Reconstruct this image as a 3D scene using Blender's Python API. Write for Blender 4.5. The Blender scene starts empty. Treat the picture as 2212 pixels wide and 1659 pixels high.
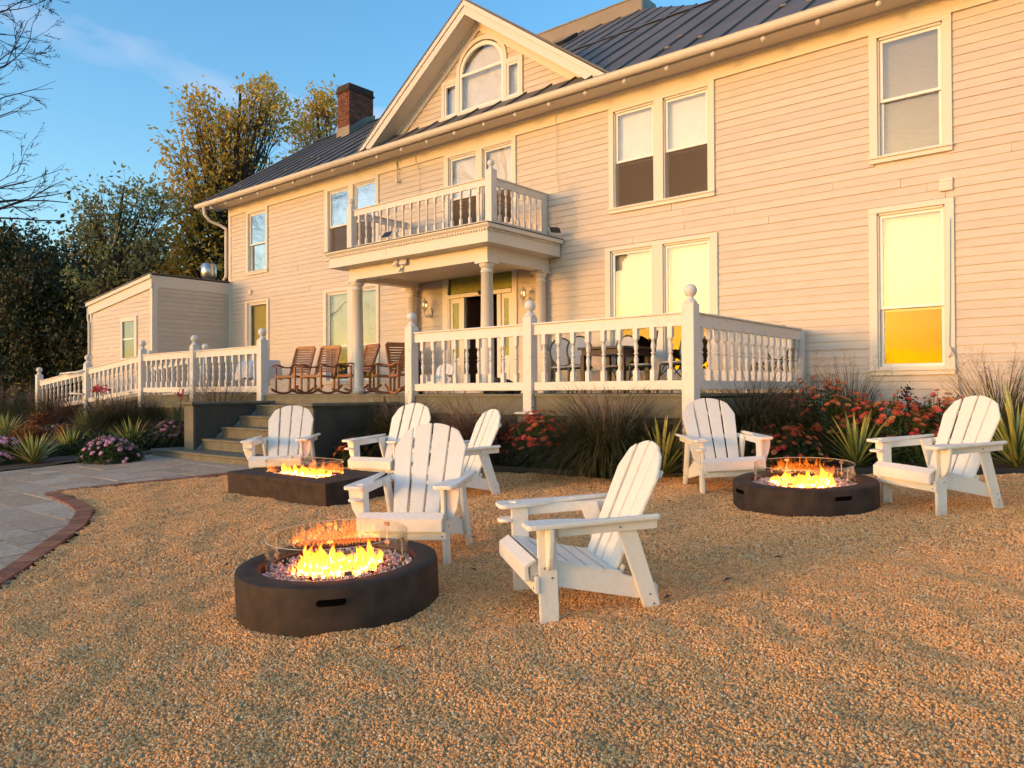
import bpy, bmesh, math, random
import numpy as np
from mathutils import Vector, Matrix, noise

random.seed(7)
rng = np.random.default_rng(7)
R = math.radians
scn = bpy.context.scene
COL = scn.collection

# ------------------------------------------------------------------ camera
F = 2893.97 / 3840.0            # focal length in image widths
YAW, PITCH, ROLL = R(130.18997), R(0.51455), R(-0.27710)
CAMZ = 1.25
fw = Vector((math.cos(YAW)*math.cos(PITCH), math.sin(YAW)*math.cos(PITCH), math.sin(PITCH)))
rt = Vector((math.sin(YAW), -math.cos(YAW), 0.0))
up = rt.cross(fw)
r2 = math.cos(ROLL)*rt + math.sin(ROLL)*up
u2 = -math.sin(ROLL)*rt + math.cos(ROLL)*up
cam = bpy.data.cameras.new('camera')
camo = bpy.data.objects.new('camera', cam)
COL.objects.link(camo)
camo.matrix_world = Matrix(((r2.x, u2.x, -fw.x, 0), (r2.y, u2.y, -fw.y, 0), (r2.z, u2.z, -fw.z, CAMZ), (0, 0, 0, 1)))
cam.sensor_width = 36.0
cam.lens = F*36.0
cam.clip_start = 0.05
cam.clip_end = 1500
scn.camera = camo

# ------------------------------------------------------------------ light
SUN_EL = R(4.6)
SUN_DIR = Vector((-0.347, -0.938, 0)).normalized()*math.cos(SUN_EL) + Vector((0, 0, math.sin(SUN_EL)))
world = bpy.data.worlds.new('World')
scn.world = world
world.use_nodes = True
wn = world.node_tree
wn.nodes.clear()
sky = wn.nodes.new('ShaderNodeTexSky')
sky.sky_type = 'NISHITA'
sky.sun_disc = False
sky.sun_elevation = SUN_EL
sky.sun_rotation = math.atan2(SUN_DIR.x, SUN_DIR.y)
sky.air_density = 1.0
sky.dust_density = 1.3
sky.ozone_density = 2.2
bg = wn.nodes.new('ShaderNodeBackground')
bg.inputs['Strength'].default_value = 0.15
wo = wn.nodes.new('ShaderNodeOutputWorld')
hs = wn.nodes.new('ShaderNodeHueSaturation')
hs.inputs['Saturation'].default_value = 1.2
wn.links.new(sky.outputs[0], hs.inputs['Color'])
wtc = wn.nodes.new('ShaderNodeTexCoord'); wmp = wn.nodes.new('ShaderNodeMapping'); wmp.inputs['Scale'].default_value = (1.2, 1.2, 7.0); wmp.inputs['Location'].default_value = (.35, .1, .4)
wnz = wn.nodes.new('ShaderNodeTexNoise'); wnz.inputs['Scale'].default_value = 1.9; wnz.inputs['Detail'].default_value = 7; wnz.inputs['Distortion'].default_value = .4
wmr = wn.nodes.new('ShaderNodeMapRange'); wmr.inputs[1].default_value = .56; wmr.inputs[2].default_value = .80; wmr.inputs[4].default_value = .45
wmx = wn.nodes.new('ShaderNodeMix'); wmx.data_type = 'RGBA'; wmx.inputs[7].default_value = (1.9, 1.65, 1.85, 1)
wn.links.new(wtc.outputs['Generated'], wmp.inputs[0]); wn.links.new(wmp.outputs[0], wnz.inputs['Vector']); wn.links.new(wnz.outputs['Fac'], wmr.inputs[0])
wn.links.new(wmr.outputs[0], wmx.inputs[0]); wn.links.new(hs.outputs[0], wmx.inputs[6])
wn.links.new(wmx.outputs[2], bg.inputs[0])
wn.links.new(bg.outputs[0], wo.inputs[0])
sun = bpy.data.lights.new('sun', 'SUN')
sun.energy = 0.30
sun.angle = R(8.5)
sun.color = (1.0, 0.47, 0.20)
suno = bpy.data.objects.new('sun', sun)
COL.objects.link(suno)
suno.rotation_euler = SUN_DIR.to_track_quat('Z', 'Y').to_euler()
suno.location = (0, 0, 30)
scn.view_settings.view_transform = 'Standard'
scn.view_settings.look = 'None'
scn.view_settings.exposure = 2.1
scn.view_settings.gamma = 1
scn.view_settings.use_curve_mapping = False

# ------------------------------------------------------------------ helpers
SLOPE = 0.05
def G(y):
    return SLOPE*min(max(y, -6.0), 11.6) - 0.168
TILT = Matrix.Rotation(math.atan(SLOPE), 4, 'X')

def at(px, py, d):
    """point at forward distance d seen in direction (px, py) of a 2212-wide view, a surveyor's sight line"""
    k = 2212*F
    return Vector((0, 0, CAMZ)) + d*(fw + (px-1106)/k*r2 + (829.5-py)/k*u2)

WM = {}
def place(o, parent=None, M=None):
    COL.objects.link(o)
    M = M or Matrix.Identity(4)
    WM[o.name] = M
    if parent is not None:
        o.parent = parent
        o.matrix_basis = WM[parent.name].inverted() @ M
    else:
        o.matrix_basis = M
    return o

def tag(o, label=None, cat=None, group=None, kind=None):
    if label: o['label'] = label
    if cat: o['category'] = cat
    if group: o['group'] = group
    if kind: o['kind'] = kind
    return o

def thing(name, label, cat, loc=(0, 0, 0), rz=0.0, group=None, tilt=False):
    o = bpy.data.objects.new(name, None)
    o.empty_display_size = 0.1
    M = Matrix.Translation(loc)
    if tilt: M = M @ TILT
    M = M @ Matrix.Rotation(rz, 4, 'Z')
    place(o, None, M)
    return tag(o, label, cat, group)

class MB:
    def __init__(s): s.v = []; s.f = []
    def add(s, vs, fs):
        n = len(s.v); s.v += [tuple(p) for p in vs]; s.f += [tuple(i+n for i in q) for q in fs]; return s
    def box(s, x0, x1, y0, y1, z0, z1):
        return s.add([(x0,y0,z0),(x1,y0,z0),(x1,y1,z0),(x0,y1,z0),(x0,y0,z1),(x1,y0,z1),(x1,y1,z1),(x0,y1,z1)],
                     [(3,2,1,0),(4,5,6,7),(0,1,5,4),(1,2,6,5),(2,3,7,6),(3,0,4,7)])
    def hexa(s, p):
        return s.add(p, [(3,2,1,0),(4,5,6,7),(0,1,5,4),(1,2,6,5),(2,3,7,6),(3,0,4,7)])
    def bar(s, a, b, w, h, upv=(0, 0, 1)):
        a = Vector(a); b = Vector(b); d = (b-a).normalized(); u = Vector(upv)
        sd = d.cross(u).normalized(); u = sd.cross(d).normalized()
        sd *= w/2; u = u*h/2
        return s.hexa([a-sd-u, b-sd-u, b+sd-u, a+sd-u, a-sd+u, b-sd+u, b+sd+u, a+sd+u])
    def prism(s, poly, ax, c0, c1):
        """poly 2-D in the plane normal to ax ('x': (y,z), 'y': (x,z), 'z': (x,y))"""
        def P(a, b, c): return {'x': (c, a, b), 'y': (a, c, b), 'z': (a, b, c)}[ax]
        n = len(poly)
        vs = [P(a, b, c0) for a, b in poly] + [P(a, b, c1) for a, b in poly]
        fs = [tuple(range(n)), tuple(range(2*n-1, n-1, -1))] + [(i+n, (i+1) % n+n, (i+1) % n, i) for i in range(n)]
        return s.add(vs, fs)
    def tube(s, pts, rad, n=8, cap=True):
        pts = [Vector(p) for p in pts]
        if not hasattr(rad, '__len__'): rad = [rad]*len(pts)
        rad = [float(q_) for q_ in rad]
        vs = []; u = None
        for i, p in enumerate(pts):
            d = (pts[min(i+1, len(pts)-1)]-pts[max(i-1, 0)]).normalized()
            if u is None:
                u = d.cross(Vector((0, 0, 1)) if abs(d.z) < .9 else Vector((1, 0, 0))).normalized()
            else:
                u = (u-d*u.dot(d)).normalized()
            w = d.cross(u)
            for k in range(n):
                a = 2*math.pi*k/n
                vs.append(p+rad[i]*(math.cos(a)*u+math.sin(a)*w))
        fs = [(i*n+k, i*n+(k+1) % n, (i+1)*n+(k+1) % n, (i+1)*n+k) for i in range(len(pts)-1) for k in range(n)]
        if cap: fs += [tuple(range(n-1, -1, -1)), tuple(range((len(pts)-1)*n, len(pts)*n))]
        return s.add(vs, fs)
    def lathe(s, prof, n=16, c=(0, 0, 0)):
        vs = []
        for r, z in prof:
            for k in range(n):
                a = 2*math.pi*k/n
                vs.append((c[0]+r*math.cos(a), c[1]+r*math.sin(a), c[2]+z))
        m = len(prof)
        fs = [(i*n+k, i*n+(k+1) % n, (i+1)*n+(k+1) % n, (i+1)*n+k) for i in range(m-1) for k in range(n)]
        fs += [tuple(range(n-1, -1, -1)), tuple(range((m-1)*n, m*n))]
        return s.add(vs, fs)
    def mesh(s, name, mat, smooth=False, bevel=0.0, seg=1, angle=None):
        me = bpy.data.meshes.new(name)
        me.from_pydata(s.v, [], s.f)
        if bevel > 0 or angle is None:
            bm = bmesh.new(); bm.from_mesh(me)
            bmesh.ops.recalc_face_normals(bm, faces=bm.faces)
            if bevel > 0:
                es = [e for e in bm.edges if len(e.link_faces) == 2 and e.calc_face_angle(0) > 0.5]
                bmesh.ops.bevel(bm, geom=es, offset=bevel, segments=seg, affect='EDGES', clamp_overlap=True)
            bm.to_mesh(me); bm.free()
        if smooth: me.shade_smooth()
        if mat: me.materials.append(mat)
        return me
    def build(s, name, mat, parent=None, M=None, smooth=False, bevel=0.0, seg=1):
        o = bpy.data.objects.new(name, s.mesh(name, mat, smooth, bevel, seg))
        return place(o, parent, M)

def inst(name, me, parent, M):
    return place(bpy.data.objects.new(name, me), parent, M)

def T(x, y, z): return Matrix.Translation((x, y, z))
def RZ(a): return Matrix.Rotation(a, 4, 'Z')
def RX(a): return Matrix.Rotation(a, 4, 'X')
def RY(a): return Matrix.Rotation(a, 4, 'Y')
def SC(x, y, z): return Matrix.Diagonal((x, y, z, 1))

def np_mesh(name, V, Fq, mat, smooth=False):
    """V (n,3) float, Fq (m,k) int, uniform polygons"""
    me = bpy.data.meshes.new(name)
    V = np.asarray(V, dtype=np.float32); Fq = np.asarray(Fq, dtype=np.int32)
    k = Fq.shape[1]
    me.vertices.add(len(V)); me.vertices.foreach_set('co', V.ravel())
    me.loops.add(Fq.size); me.loops.foreach_set('vertex_index', Fq.ravel())
    me.polygons.add(len(Fq)); me.polygons.foreach_set('loop_start', np.arange(0, Fq.size, k, dtype=np.int32))
    me.update(calc_edges=True); me.validate()
    if mat: me.materials.append(mat)
    if smooth: me.shade_smooth()
    return me

def copy_tree(o, M, label=None):
    """copy of a thing with copies of its parts (and their sub-parts) at world matrix M"""
    c = o.copy(); COL.objects.link(c); c.matrix_basis = M; WM[c.name] = M
    if label: c['label'] = label
    def rec(src, dst):
        for ch in src.children:
            d = ch.copy(); COL.objects.link(d); d.parent = dst
            rec(ch, d)
    rec(o, c)
    return c

# ------------------------------------------------------------------ materials
def mat(name, col, rough=0.6, metal=0.0, var=0.0, nscale=6.0, col2=None, bump=0.0, bscale=60.0, rnd=0.0,
        spec=0.5, stretch=None, trans=0.0, coord='pos', detail=4.0, contrast=(0.35, 0.65)):
    m = bpy.data.materials.new(name); m.use_nodes = True
    nt = m.node_tree; b = nt.nodes['Principled BSDF']; L = nt.links
    b.inputs['Roughness'].default_value = rough
    b.inputs['Metallic'].default_value = metal
    b.inputs['Specular IOR Level'].default_value = spec
    c1 = tuple(col)+(1,)
    b.inputs['Base Color'].default_value = c1
    if coord == 'pos':
        g = nt.nodes.new('ShaderNodeNewGeometry'); src = g.outputs['Position']
    else:
        g = nt.nodes.new('ShaderNodeTexCoord'); src = g.outputs['Object']
    if stretch:
        mp = nt.nodes.new('ShaderNodeMapping'); mp.inputs['Scale'].default_value = stretch
        L.new(src, mp.inputs['Vector']); src = mp.outputs[0]
    cur = None
    if col2 is not None or var > 0:
        if col2 is None: col2 = tuple(x*(1-var) for x in col)
        n = nt.nodes.new('ShaderNodeTexNoise'); n.inputs['Scale'].default_value = nscale; n.inputs['Detail'].default_value = detail
        L.new(src, n.inputs['Vector'])
        r = nt.nodes.new('ShaderNodeMapRange'); r.inputs[1].default_value = contrast[0]; r.inputs[2].default_value = contrast[1]
        L.new(n.outputs['Fac'], r.inputs[0])
        mx = nt.nodes.new('ShaderNodeMix'); mx.data_type = 'RGBA'
        mx.inputs[6].default_value = c1; mx.inputs[7].default_value = tuple(col2)+(1,)
        L.new(r.outputs[0], mx.inputs[0]); cur = mx.outputs[2]
    if rnd > 0:
        oi = nt.nodes.new('ShaderNodeObjectInfo')
        mr = nt.nodes.new('ShaderNodeMapRange'); mr.inputs[3].default_value = 1-rnd; mr.inputs[4].default_value = 1+rnd
        L.new(oi.outputs['Random'], mr.inputs[0])
        mu = nt.nodes.new('ShaderNodeVectorMath'); mu.operation = 'SCALE'
        if cur is None: mu.inputs[0].default_value = col
        else: L.new(cur, mu.inputs[0])
        L.new(mr.outputs[0], mu.inputs['Scale']); cur = mu.outputs[0]
    if cur is not None: L.new(cur, b.inputs['Base Color'])
    if bump > 0:
        n2 = nt.nodes.new('ShaderNodeTexNoise'); n2.inputs['Scale'].default_value = bscale; n2.inputs['Detail'].default_value = 5
        L.new(src, n2.inputs['Vector'])
        bp = nt.nodes.new('ShaderNodeBump'); bp.inputs['Strength'].default_value = bump; bp.inputs['Distance'].default_value = 0.02
        L.new(n2.outputs['Fac'], bp.inputs['Height']); L.new(bp.outputs[0], b.inputs['Normal'])
    if trans > 0:
        t = nt.nodes.new('ShaderNodeBsdfTranslucent')
        if cur is not None: L.new(cur, t.inputs[0])
        else: t.inputs[0].default_value = c1
        ms = nt.nodes.new('ShaderNodeMixShader'); ms.inputs[0].default_value = trans
        L.new(b.outputs[0], ms.inputs[1]); L.new(t.outputs[0], ms.inputs[2])
        L.new(ms.outputs[0], nt.nodes['Material Output'].inputs[0])
    return m

def leafmat(name, ramp, trans=0.25, nscale=1.5, rough=0.55, fine=23.0):
    """foliage: colour picked by fine world-space noise, so neighbouring leaves differ"""
    m = bpy.data.materials.new(name); m.use_nodes = True
    nt = m.node_tree; b = nt.nodes['Principled BSDF']; L = nt.links
    g = nt.nodes.new('ShaderNodeNewGeometry')
    n1 = nt.nodes.new('ShaderNodeTexNoise'); n1.inputs['Scale'].default_value = nscale
    n2 = nt.nodes.new('ShaderNodeTexNoise'); n2.inputs['Scale'].default_value = fine
    L.new(g.outputs['Position'], n1.inputs['Vector']); L.new(g.outputs['Position'], n2.inputs['Vector'])
    ad = nt.nodes.new('ShaderNodeMath'); ad.operation = 'ADD'; L.new(n1.outputs['Fac'], ad.inputs[0]); L.new(n2.outputs['Fac'], ad.inputs[1])
    mr = nt.nodes.new('ShaderNodeMapRange'); mr.inputs[1].default_value = 0.7; mr.inputs[2].default_value = 1.3; L.new(ad.outputs[0], mr.inputs[0])
    cr = nt.nodes.new('ShaderNodeValToRGB')
    while len(cr.color_ramp.elements) < len(ramp): cr.color_ramp.elements.new(0.5)
    for i, c in enumerate(ramp):
        cr.color_ramp.elements[i].position = i/(len(ramp)-1); cr.color_ramp.elements[i].color = tuple(c)+(1,)
    L.new(mr.outputs[0], cr.inputs[0]); L.new(cr.outputs[0], b.inputs['Base Color'])
    b.inputs['Roughness'].default_value = rough; b.inputs['Specular IOR Level'].default_value = 0.3
    t = nt.nodes.new('ShaderNodeBsdfTranslucent'); L.new(cr.outputs[0], t.inputs[0])
    ms = nt.nodes.new('ShaderNodeMixShader'); ms.inputs[0].default_value = trans
    L.new(b.outputs[0], ms.inputs[1]); L.new(t.outputs[0], ms.inputs[2]); L.new(ms.outputs[0], nt.nodes['Material Output'].inputs[0])
    return m

def rampmat(name, ramp, rough=0.7, spec=0.4, trans=0.0, bump=0.0, nvar=0.25):
    """colour per object (or per instance) from its random number"""
    m = bpy.data.materials.new(name); m.use_nodes = True
    nt = m.node_tree; b = nt.nodes['Principled BSDF']; L = nt.links
    oi = nt.nodes.new('ShaderNodeObjectInfo')
    cr = nt.nodes.new('ShaderNodeValToRGB')
    while len(cr.color_ramp.elements) < len(ramp): cr.color_ramp.elements.new(0.5)
    for i, c in enumerate(ramp):
        cr.color_ramp.elements[i].position = i/(len(ramp)-1); cr.color_ramp.elements[i].color = tuple(c)+(1,)
    L.new(oi.outputs['Random'], cr.inputs[0])
    g = nt.nodes.new('ShaderNodeNewGeometry')
    n = nt.nodes.new('ShaderNodeTexNoise'); n.inputs['Scale'].default_value = 18; L.new(g.outputs['Position'], n.inputs['Vector'])
    mr = nt.nodes.new('ShaderNodeMapRange'); mr.inputs[1].default_value = .3; mr.inputs[2].default_value = .7
    mr.inputs[3].default_value = 1-nvar; mr.inputs[4].default_value = 1+nvar; L.new(n.outputs['Fac'], mr.inputs[0])
    mu = nt.nodes.new('ShaderNodeVectorMath'); mu.operation = 'SCALE'; L.new(cr.outputs[0], mu.inputs[0]); L.new(mr.outputs[0], mu.inputs['Scale'])
    L.new(mu.outputs[0], b.inputs['Base Color'])
    b.inputs['Roughness'].default_value = rough; b.inputs['Specular IOR Level'].default_value = spec
    if bump:
        n2 = nt.nodes.new('ShaderNodeTexNoise'); n2.inputs['Scale'].default_value = 45; n2.inputs['Detail'].default_value = 6
        L.new(g.outputs['Position'], n2.inputs['Vector'])
        bp = nt.nodes.new('ShaderNodeBump'); bp.inputs['Strength'].default_value = bump; bp.inputs['Distance'].default_value = 0.02
        L.new(n2.outputs['Fac'], bp.inputs['Height']); L.new(bp.outputs[0], b.inputs['Normal'])
    if trans:
        t = nt.nodes.new('ShaderNodeBsdfTranslucent'); L.new(mu.outputs[0], t.inputs[0])
        ms = nt.nodes.new('ShaderNodeMixShader'); ms.inputs[0].default_value = trans
        L.new(b.outputs[0], ms.inputs[1]); L.new(t.outputs[0], ms.inputs[2]); L.new(ms.outputs[0], nt.nodes['Material Output'].inputs[0])
    return m

def glassmat(name, refl=0.3, tint=(1, 1, 1), rough=0.02, wave=0.0, wscale=2.0, gcol=(1, 1, 1)):
    m = bpy.data.materials.new(name); m.use_nodes = True
    nt = m.node_tree; nt.nodes.clear(); L = nt.links
    o = nt.nodes.new('ShaderNodeOutputMaterial'); gl = nt.nodes.new('ShaderNodeBsdfGlossy'); tr = nt.nodes.new('ShaderNodeBsdfTransparent')
    gl.inputs[0].default_value = tuple(gcol)+(1,); gl.inputs['Roughness'].default_value = rough; tr.inputs[0].default_value = tuple(tint)+(1,)
    lw = nt.nodes.new('ShaderNodeLayerWeight'); lw.inputs[0].default_value = .5
    pw = nt.nodes.new('ShaderNodeMath'); pw.operation = 'POWER'; pw.inputs[1].default_value = 4.0; L.new(lw.outputs['Facing'], pw.inputs[0])
    a = nt.nodes.new('ShaderNodeMath'); a.operation = 'MULTIPLY_ADD'; a.use_clamp = True; a.inputs[1].default_value = .75; a.inputs[2].default_value = refl
    L.new(pw.outputs[0], a.inputs[0])
    ms = nt.nodes.new('ShaderNodeMixShader'); L.new(a.outputs[0], ms.inputs[0]); L.new(tr.outputs[0], ms.inputs[1]); L.new(gl.outputs[0], ms.inputs[2])
    L.new(ms.outputs[0], o.inputs[0])
    if wave > 0:
        g = nt.nodes.new('ShaderNodeNewGeometry'); n = nt.nodes.new('ShaderNodeTexNoise'); n.inputs['Scale'].default_value = wscale
        n.inputs['Distortion'].default_value = 1.0; n.inputs['Detail'].default_value = 2
        L.new(g.outputs['Position'], n.inputs['Vector'])
        bp = nt.nodes.new('ShaderNodeBump'); bp.inputs['Strength'].default_value = wave; bp.inputs['Distance'].default_value = 0.05
        L.new(n.outputs['Fac'], bp.inputs['Height']); L.new(bp.outputs[0], gl.inputs['Normal'])
    return m

M_ = {}
M_['paint'] = mat('white_house_paint', (.66, .555, .45), .55, rnd=.04, col2=(.60, .50, .40), nscale=3.2, contrast=(.42, .8), bump=.2, bscale=38, stretch=(1, 1, 4), detail=9)
M_['trim'] = mat('white_trim_paint', (.76, .67, .56), .5, rnd=.02, col2=(.72, .66, .57), nscale=5, contrast=(.55, .8), bump=.08, bscale=40)
M_['rail'] = mat('white_rail_paint', (.78, .71, .63), .5, rnd=.02, col2=(.62, .55, .47), nscale=9, contrast=(.58, .85), bump=.10, bscale=50)
M_['vinyl'] = mat('white_sash', (.82, .80, .75), .4)
M_['resin'] = mat('white_resin', (.86, .80, .70), .42, var=.05, nscale=30, bump=.06, bscale=120, coord='obj', stretch=(1, 1, 1))
def dusty(m):
    nt = m.node_tree; b = nt.nodes['Principled BSDF']; L = nt.links
    src = b.inputs['Base Color'].links[0].from_socket
    tc = nt.nodes.new('ShaderNodeTexCoord'); sp = nt.nodes.new('ShaderNodeSeparateXYZ'); L.new(tc.outputs['Object'], sp.inputs[0])
    n = nt.nodes.new('ShaderNodeTexNoise'); n.inputs['Scale'].default_value = 14; n.inputs['Detail'].default_value = 8
    g = nt.nodes.new('ShaderNodeNewGeometry'); L.new(g.outputs['Position'], n.inputs['Vector'])
    h = nt.nodes.new('ShaderNodeMapRange'); h.inputs[1].default_value = .13; h.inputs[2].default_value = .0; L.new(sp.outputs[2], h.inputs[0])
    k = nt.nodes.new('ShaderNodeMapRange'); k.inputs[1].default_value = .35; k.inputs[2].default_value = .75; L.new(n.outputs['Fac'], k.inputs[0])
    w = nt.nodes.new('ShaderNodeMath'); w.operation = 'MULTIPLY'; L.new(h.outputs[0], w.inputs[0]); L.new(k.outputs[0], w.inputs[1])
    k2 = nt.nodes.new('ShaderNodeMapRange'); k2.inputs[1].default_value = .60; k2.inputs[2].default_value = .85; k2.inputs[4].default_value = .35; L.new(n.outputs['Fac'], k2.inputs[0])
    ad = nt.nodes.new('ShaderNodeMath'); ad.operation = 'MAXIMUM'; L.new(w.outputs[0], ad.inputs[0]); L.new(k2.outputs[0], ad.inputs[1])
    mx = nt.nodes.new('ShaderNodeMix'); mx.data_type = 'RGBA'; L.new(src, mx.inputs[6]); mx.inputs[7].default_value = (.46, .34, .24, 1)
    L.new(ad.outputs[0], mx.inputs[0]); L.new(mx.outputs[2], b.inputs['Base Color'])
dusty(M_['resin'])
M_['screw'] = mat('steel_screw', (.35, .33, .30), .35, metal=1)
M_['roof'] = mat('dark_roof_metal', (.115, .098, .085), .58, metal=.0, rnd=.08, col2=(.15, .13, .115), nscale=1.3, bump=.05, bscale=8)
M_['flash'] = mat('weathered_teal_flashing', (.14, .17, .155), .5, metal=.3, col2=(.26, .22, .16), nscale=4)
M_['parapet'] = mat('tan_parapet_metal', (.30, .23, .16), .55, var=.15, nscale=2)
M_['brick'] = rampmat('red_chimney_brick', [(.10, .035, .022), (.17, .06, .035), (.24, .085, .045), (.13, .045, .03)], .85, bump=.4)
M_['mortar'] = mat('chimney_mortar', (.30, .24, .19), .9, var=.4, nscale=9, bump=.3)
M_['soot'] = mat('sooty_crown', (.07, .045, .035), .9, var=.4, nscale=12, bump=.3)
M_['olive'] = mat('olive_deck_paint', (.115, .105, .07), .6, col2=(.16, .14, .095), nscale=5, rnd=.06, bump=.2, bscale=30)
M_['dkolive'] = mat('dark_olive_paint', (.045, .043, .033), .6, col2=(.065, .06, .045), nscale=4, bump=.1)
M_['step'] = mat('olive_step_paint', (.17, .145, .095), .65, col2=(.12, .105, .07), nscale=6, rnd=.05, bump=.25, bscale=25)
M_['pit'] = mat('bronze_fire_table', (.062, .037, .024), .75, col2=(.035, .021, .014), nscale=9, detail=8, bump=.15, bscale=160, spec=.3)
M_['black'] = mat('painted_slot_shade', (.004, .004, .004), .9, spec=0.0)  # flat black stands in for the shade inside the handle slots
M_['blackplastic'] = mat('black_plastic', (.02, .02, .02), .4)
M_['edging'] = mat('black_edging', (.018, .017, .017), .5, bump=.2, bscale=20)
M_['teak'] = mat('teak_wood', (.46, .18, .06), .45, col2=(.32, .11, .035), nscale=5, stretch=(1, 1, 9), rnd=.12, bump=.1)
M_['dkwood'] = mat('dark_table_wood', (.07, .03, .015), .4, var=.4, nscale=8)
M_['bamboo'] = mat('green_bistro_frame', (.045, .05, .022), .4, col2=(.09, .08, .03), nscale=40)
M_['weave'] = bpy.data.materials.new('white_black_weave')
M_['cloth'] = mat('white_cloth', (.72, .72, .74), .8, bump=.1, bscale=12)
M_['soil'] = mat('mulch_soil', (.055, .035, .024), .95, col2=(.10, .07, .05), nscale=14, bump=.9, bscale=55, detail=8)
M_['lawn'] = mat('dark_lawn', (.035, .055, .018), .95, col2=(.07, .06, .03), nscale=2.0, bump=.6, bscale=30)  # dark green base with brownish noise
M_['gravelbase'] = mat('gravel_fines', (.66, .35, .13), .95, col2=(.36, .22, .11), nscale=70, bump=.9, bscale=120, detail=8)
M_['stone'] = rampmat('grey_patio_stone', [(.42, .29, .19), (.50, .36, .25), (.45, .30, .19), (.56, .42, .30), (.38, .28, .19)], .85, bump=.55, nvar=.16)
M_['joint'] = mat('joint_sand', (.10, .08, .065), .95, bump=.3)
M_['redbrick'] = rampmat('red_border_brick', [(.28, .095, .045), (.36, .14, .07), (.24, .08, .04), (.40, .17, .09)], .85, bump=.5, nvar=.2)
M_['pebble'] = rampmat('gravel_pebble', [(.36, .165, .06), (.78, .37, .12), (.88, .45, .16), (.62, .30, .11), (.88, .52, .22), (.82, .33, .09), (.90, .70, .42)], .75, nvar=.1)
M_['bark'] = mat('tree_bark', (.045, .032, .024), .9, var=.4, nscale=20, bump=.4)
M_['twig'] = mat('bare_twig', (.035, .024, .024), .9)
M_['steel'] = mat('steel_vent', (.55, .53, .50), .3, metal=1, bump=.05, bscale=20)
M_['lampmetal'] = mat('ivory_lantern_metal', (.62, .57, .46), .4, rnd=.05)
M_['clip'] = mat('brushed_clip', (.5, .46, .38), .3, metal=1)
M_['pane'] = glassmat('window_glass', .06)
M_['mirrorpane'] = glassmat('dark_room_window_glass', .30, wave=.02, wscale=3)
M_['lowpane'] = glassmat('lower_window_glass', .058, wave=.008, wscale=1.2)
M_['lowold'] = glassmat('wavy_lower_window_glass', .034, wave=.012, wscale=4, gcol=(1, .80, .50))  # amber gloss colour paints sunset warmth into the reflections
M_['oldpane'] = glassmat('wavy_window_glass', .05, wave=.02, wscale=5)
def screenmat():
    m = bpy.data.materials.new('fine_insect_mesh'); m.use_nodes = True
    nt = m.node_tree; nt.nodes.clear(); L = nt.links
    o = nt.nodes.new('ShaderNodeOutputMaterial'); d = nt.nodes.new('ShaderNodeBsdfDiffuse'); t = nt.nodes.new('ShaderNodeBsdfTransparent')
    d.inputs[0].default_value = (.16, .11, .075, 1); ms = nt.nodes.new('ShaderNodeMixShader'); ms.inputs[0].default_value = .5
    L.new(t.outputs[0], ms.inputs[1]); L.new(d.outputs[0], ms.inputs[2]); L.new(ms.outputs[0], o.inputs[0]); return m
M_['mesh'] = screenmat()
M_['slat'] = mat('beige_blind_slat', (.46, .41, .29), .7)
M_['glow_slat'] = mat('painted_glow_blind_slat', (.62, .55, .12), .6)  # yellow reflection over the blinds painted into the slat colour
M_['screen'] = mat('insect_screen', (.08, .075, .07), .9)
M_['blind'] = mat('white_blind', (.66, .62, .54), .8, var=.12, nscale=3)
M_['greenblind'] = mat('green_shade', (.34, .36, .22), .8, var=.1, nscale=2)
M_['curtain'] = mat('sheer_curtain', (.52, .48, .36), .9, var=.2, nscale=9, stretch=(6, 1, .4))
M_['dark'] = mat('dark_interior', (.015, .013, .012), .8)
M_['frost'] = mat('frosted_glass_painted_glow', (.34, .33, .05), .25, var=.35, nscale=30)  # yellow glow of transom and sidelights painted into the base colour
M_['guard'] = glassmat('clear_guard_glass', .035, tint=(.97, .97, .93), rough=.0)
M_['bulb'] = mat('frosted_bulb', (.7, .62, .5), .3)
M_['redpetal'] = rampmat('zinnia_petal', [(.62, .03, .035), (.75, .12, .05), (.78, .20, .06), (.65, .06, .06), (.75, .28, .10), (.80, .42, .18)], .6, trans=.25)
M_['redonly'] = rampmat('red_zinnia_petal', [(.68, .03, .05), (.78, .09, .06), (.72, .05, .07), (.78, .18, .07)], .6, trans=.25)
M_['flowerheart'] = mat('zinnia_heart', (.45, .25, .03), .8)
M_['pinkpetal'] = rampmat('pink_floret', [(.62, .24, .34), (.72, .34, .44), (.52, .18, .28)], .7, trans=.2)
M_['leafzin'] = leafmat('zinnia_leaf', [(.02, .04, .010), (.05, .085, .018), (.10, .13, .03)])
M_['leafpink'] = leafmat('spirea_leaf', [(.018, .036, .012), (.05, .08, .022), (.08, .11, .03)])
M_['grass'] = leafmat('fountain_grass', [(.035, .035, .012), (.085, .08, .025), (.15, .125, .045)], fine=40)
M_['redgrass'] = leafmat('reddish_grass', [(.05, .028, .020), (.12, .055, .038), (.15, .10, .045)], fine=40)
M_['plume'] = leafmat('grass_plume', [(.20, .12, .09), (.36, .24, .18), (.30, .18, .15)], .3, fine=60)
M_['burgundy'] = leafmat('burgundy_leaf', [(.012, .008, .010), (.04, .016, .02), (.03, .03, .014)])
M_['orangeleaf'] = leafmat('orange_shrub_leaf', [(.10, .03, .012), (.30, .09, .025), (.26, .13, .03), (.06, .05, .015)])
M_['lowgreen'] = leafmat('low_green_leaf', [(.01, .022, .008), (.03, .05, .015), (.05, .065, .02)])
M_['goldleaf'] = leafmat('gold_tree_leaf', [(.34, .24, .04), (.75, .47, .07), (.50, .38, .06), (.80, .58, .17)], .35, nscale=.35, fine=5)
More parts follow.
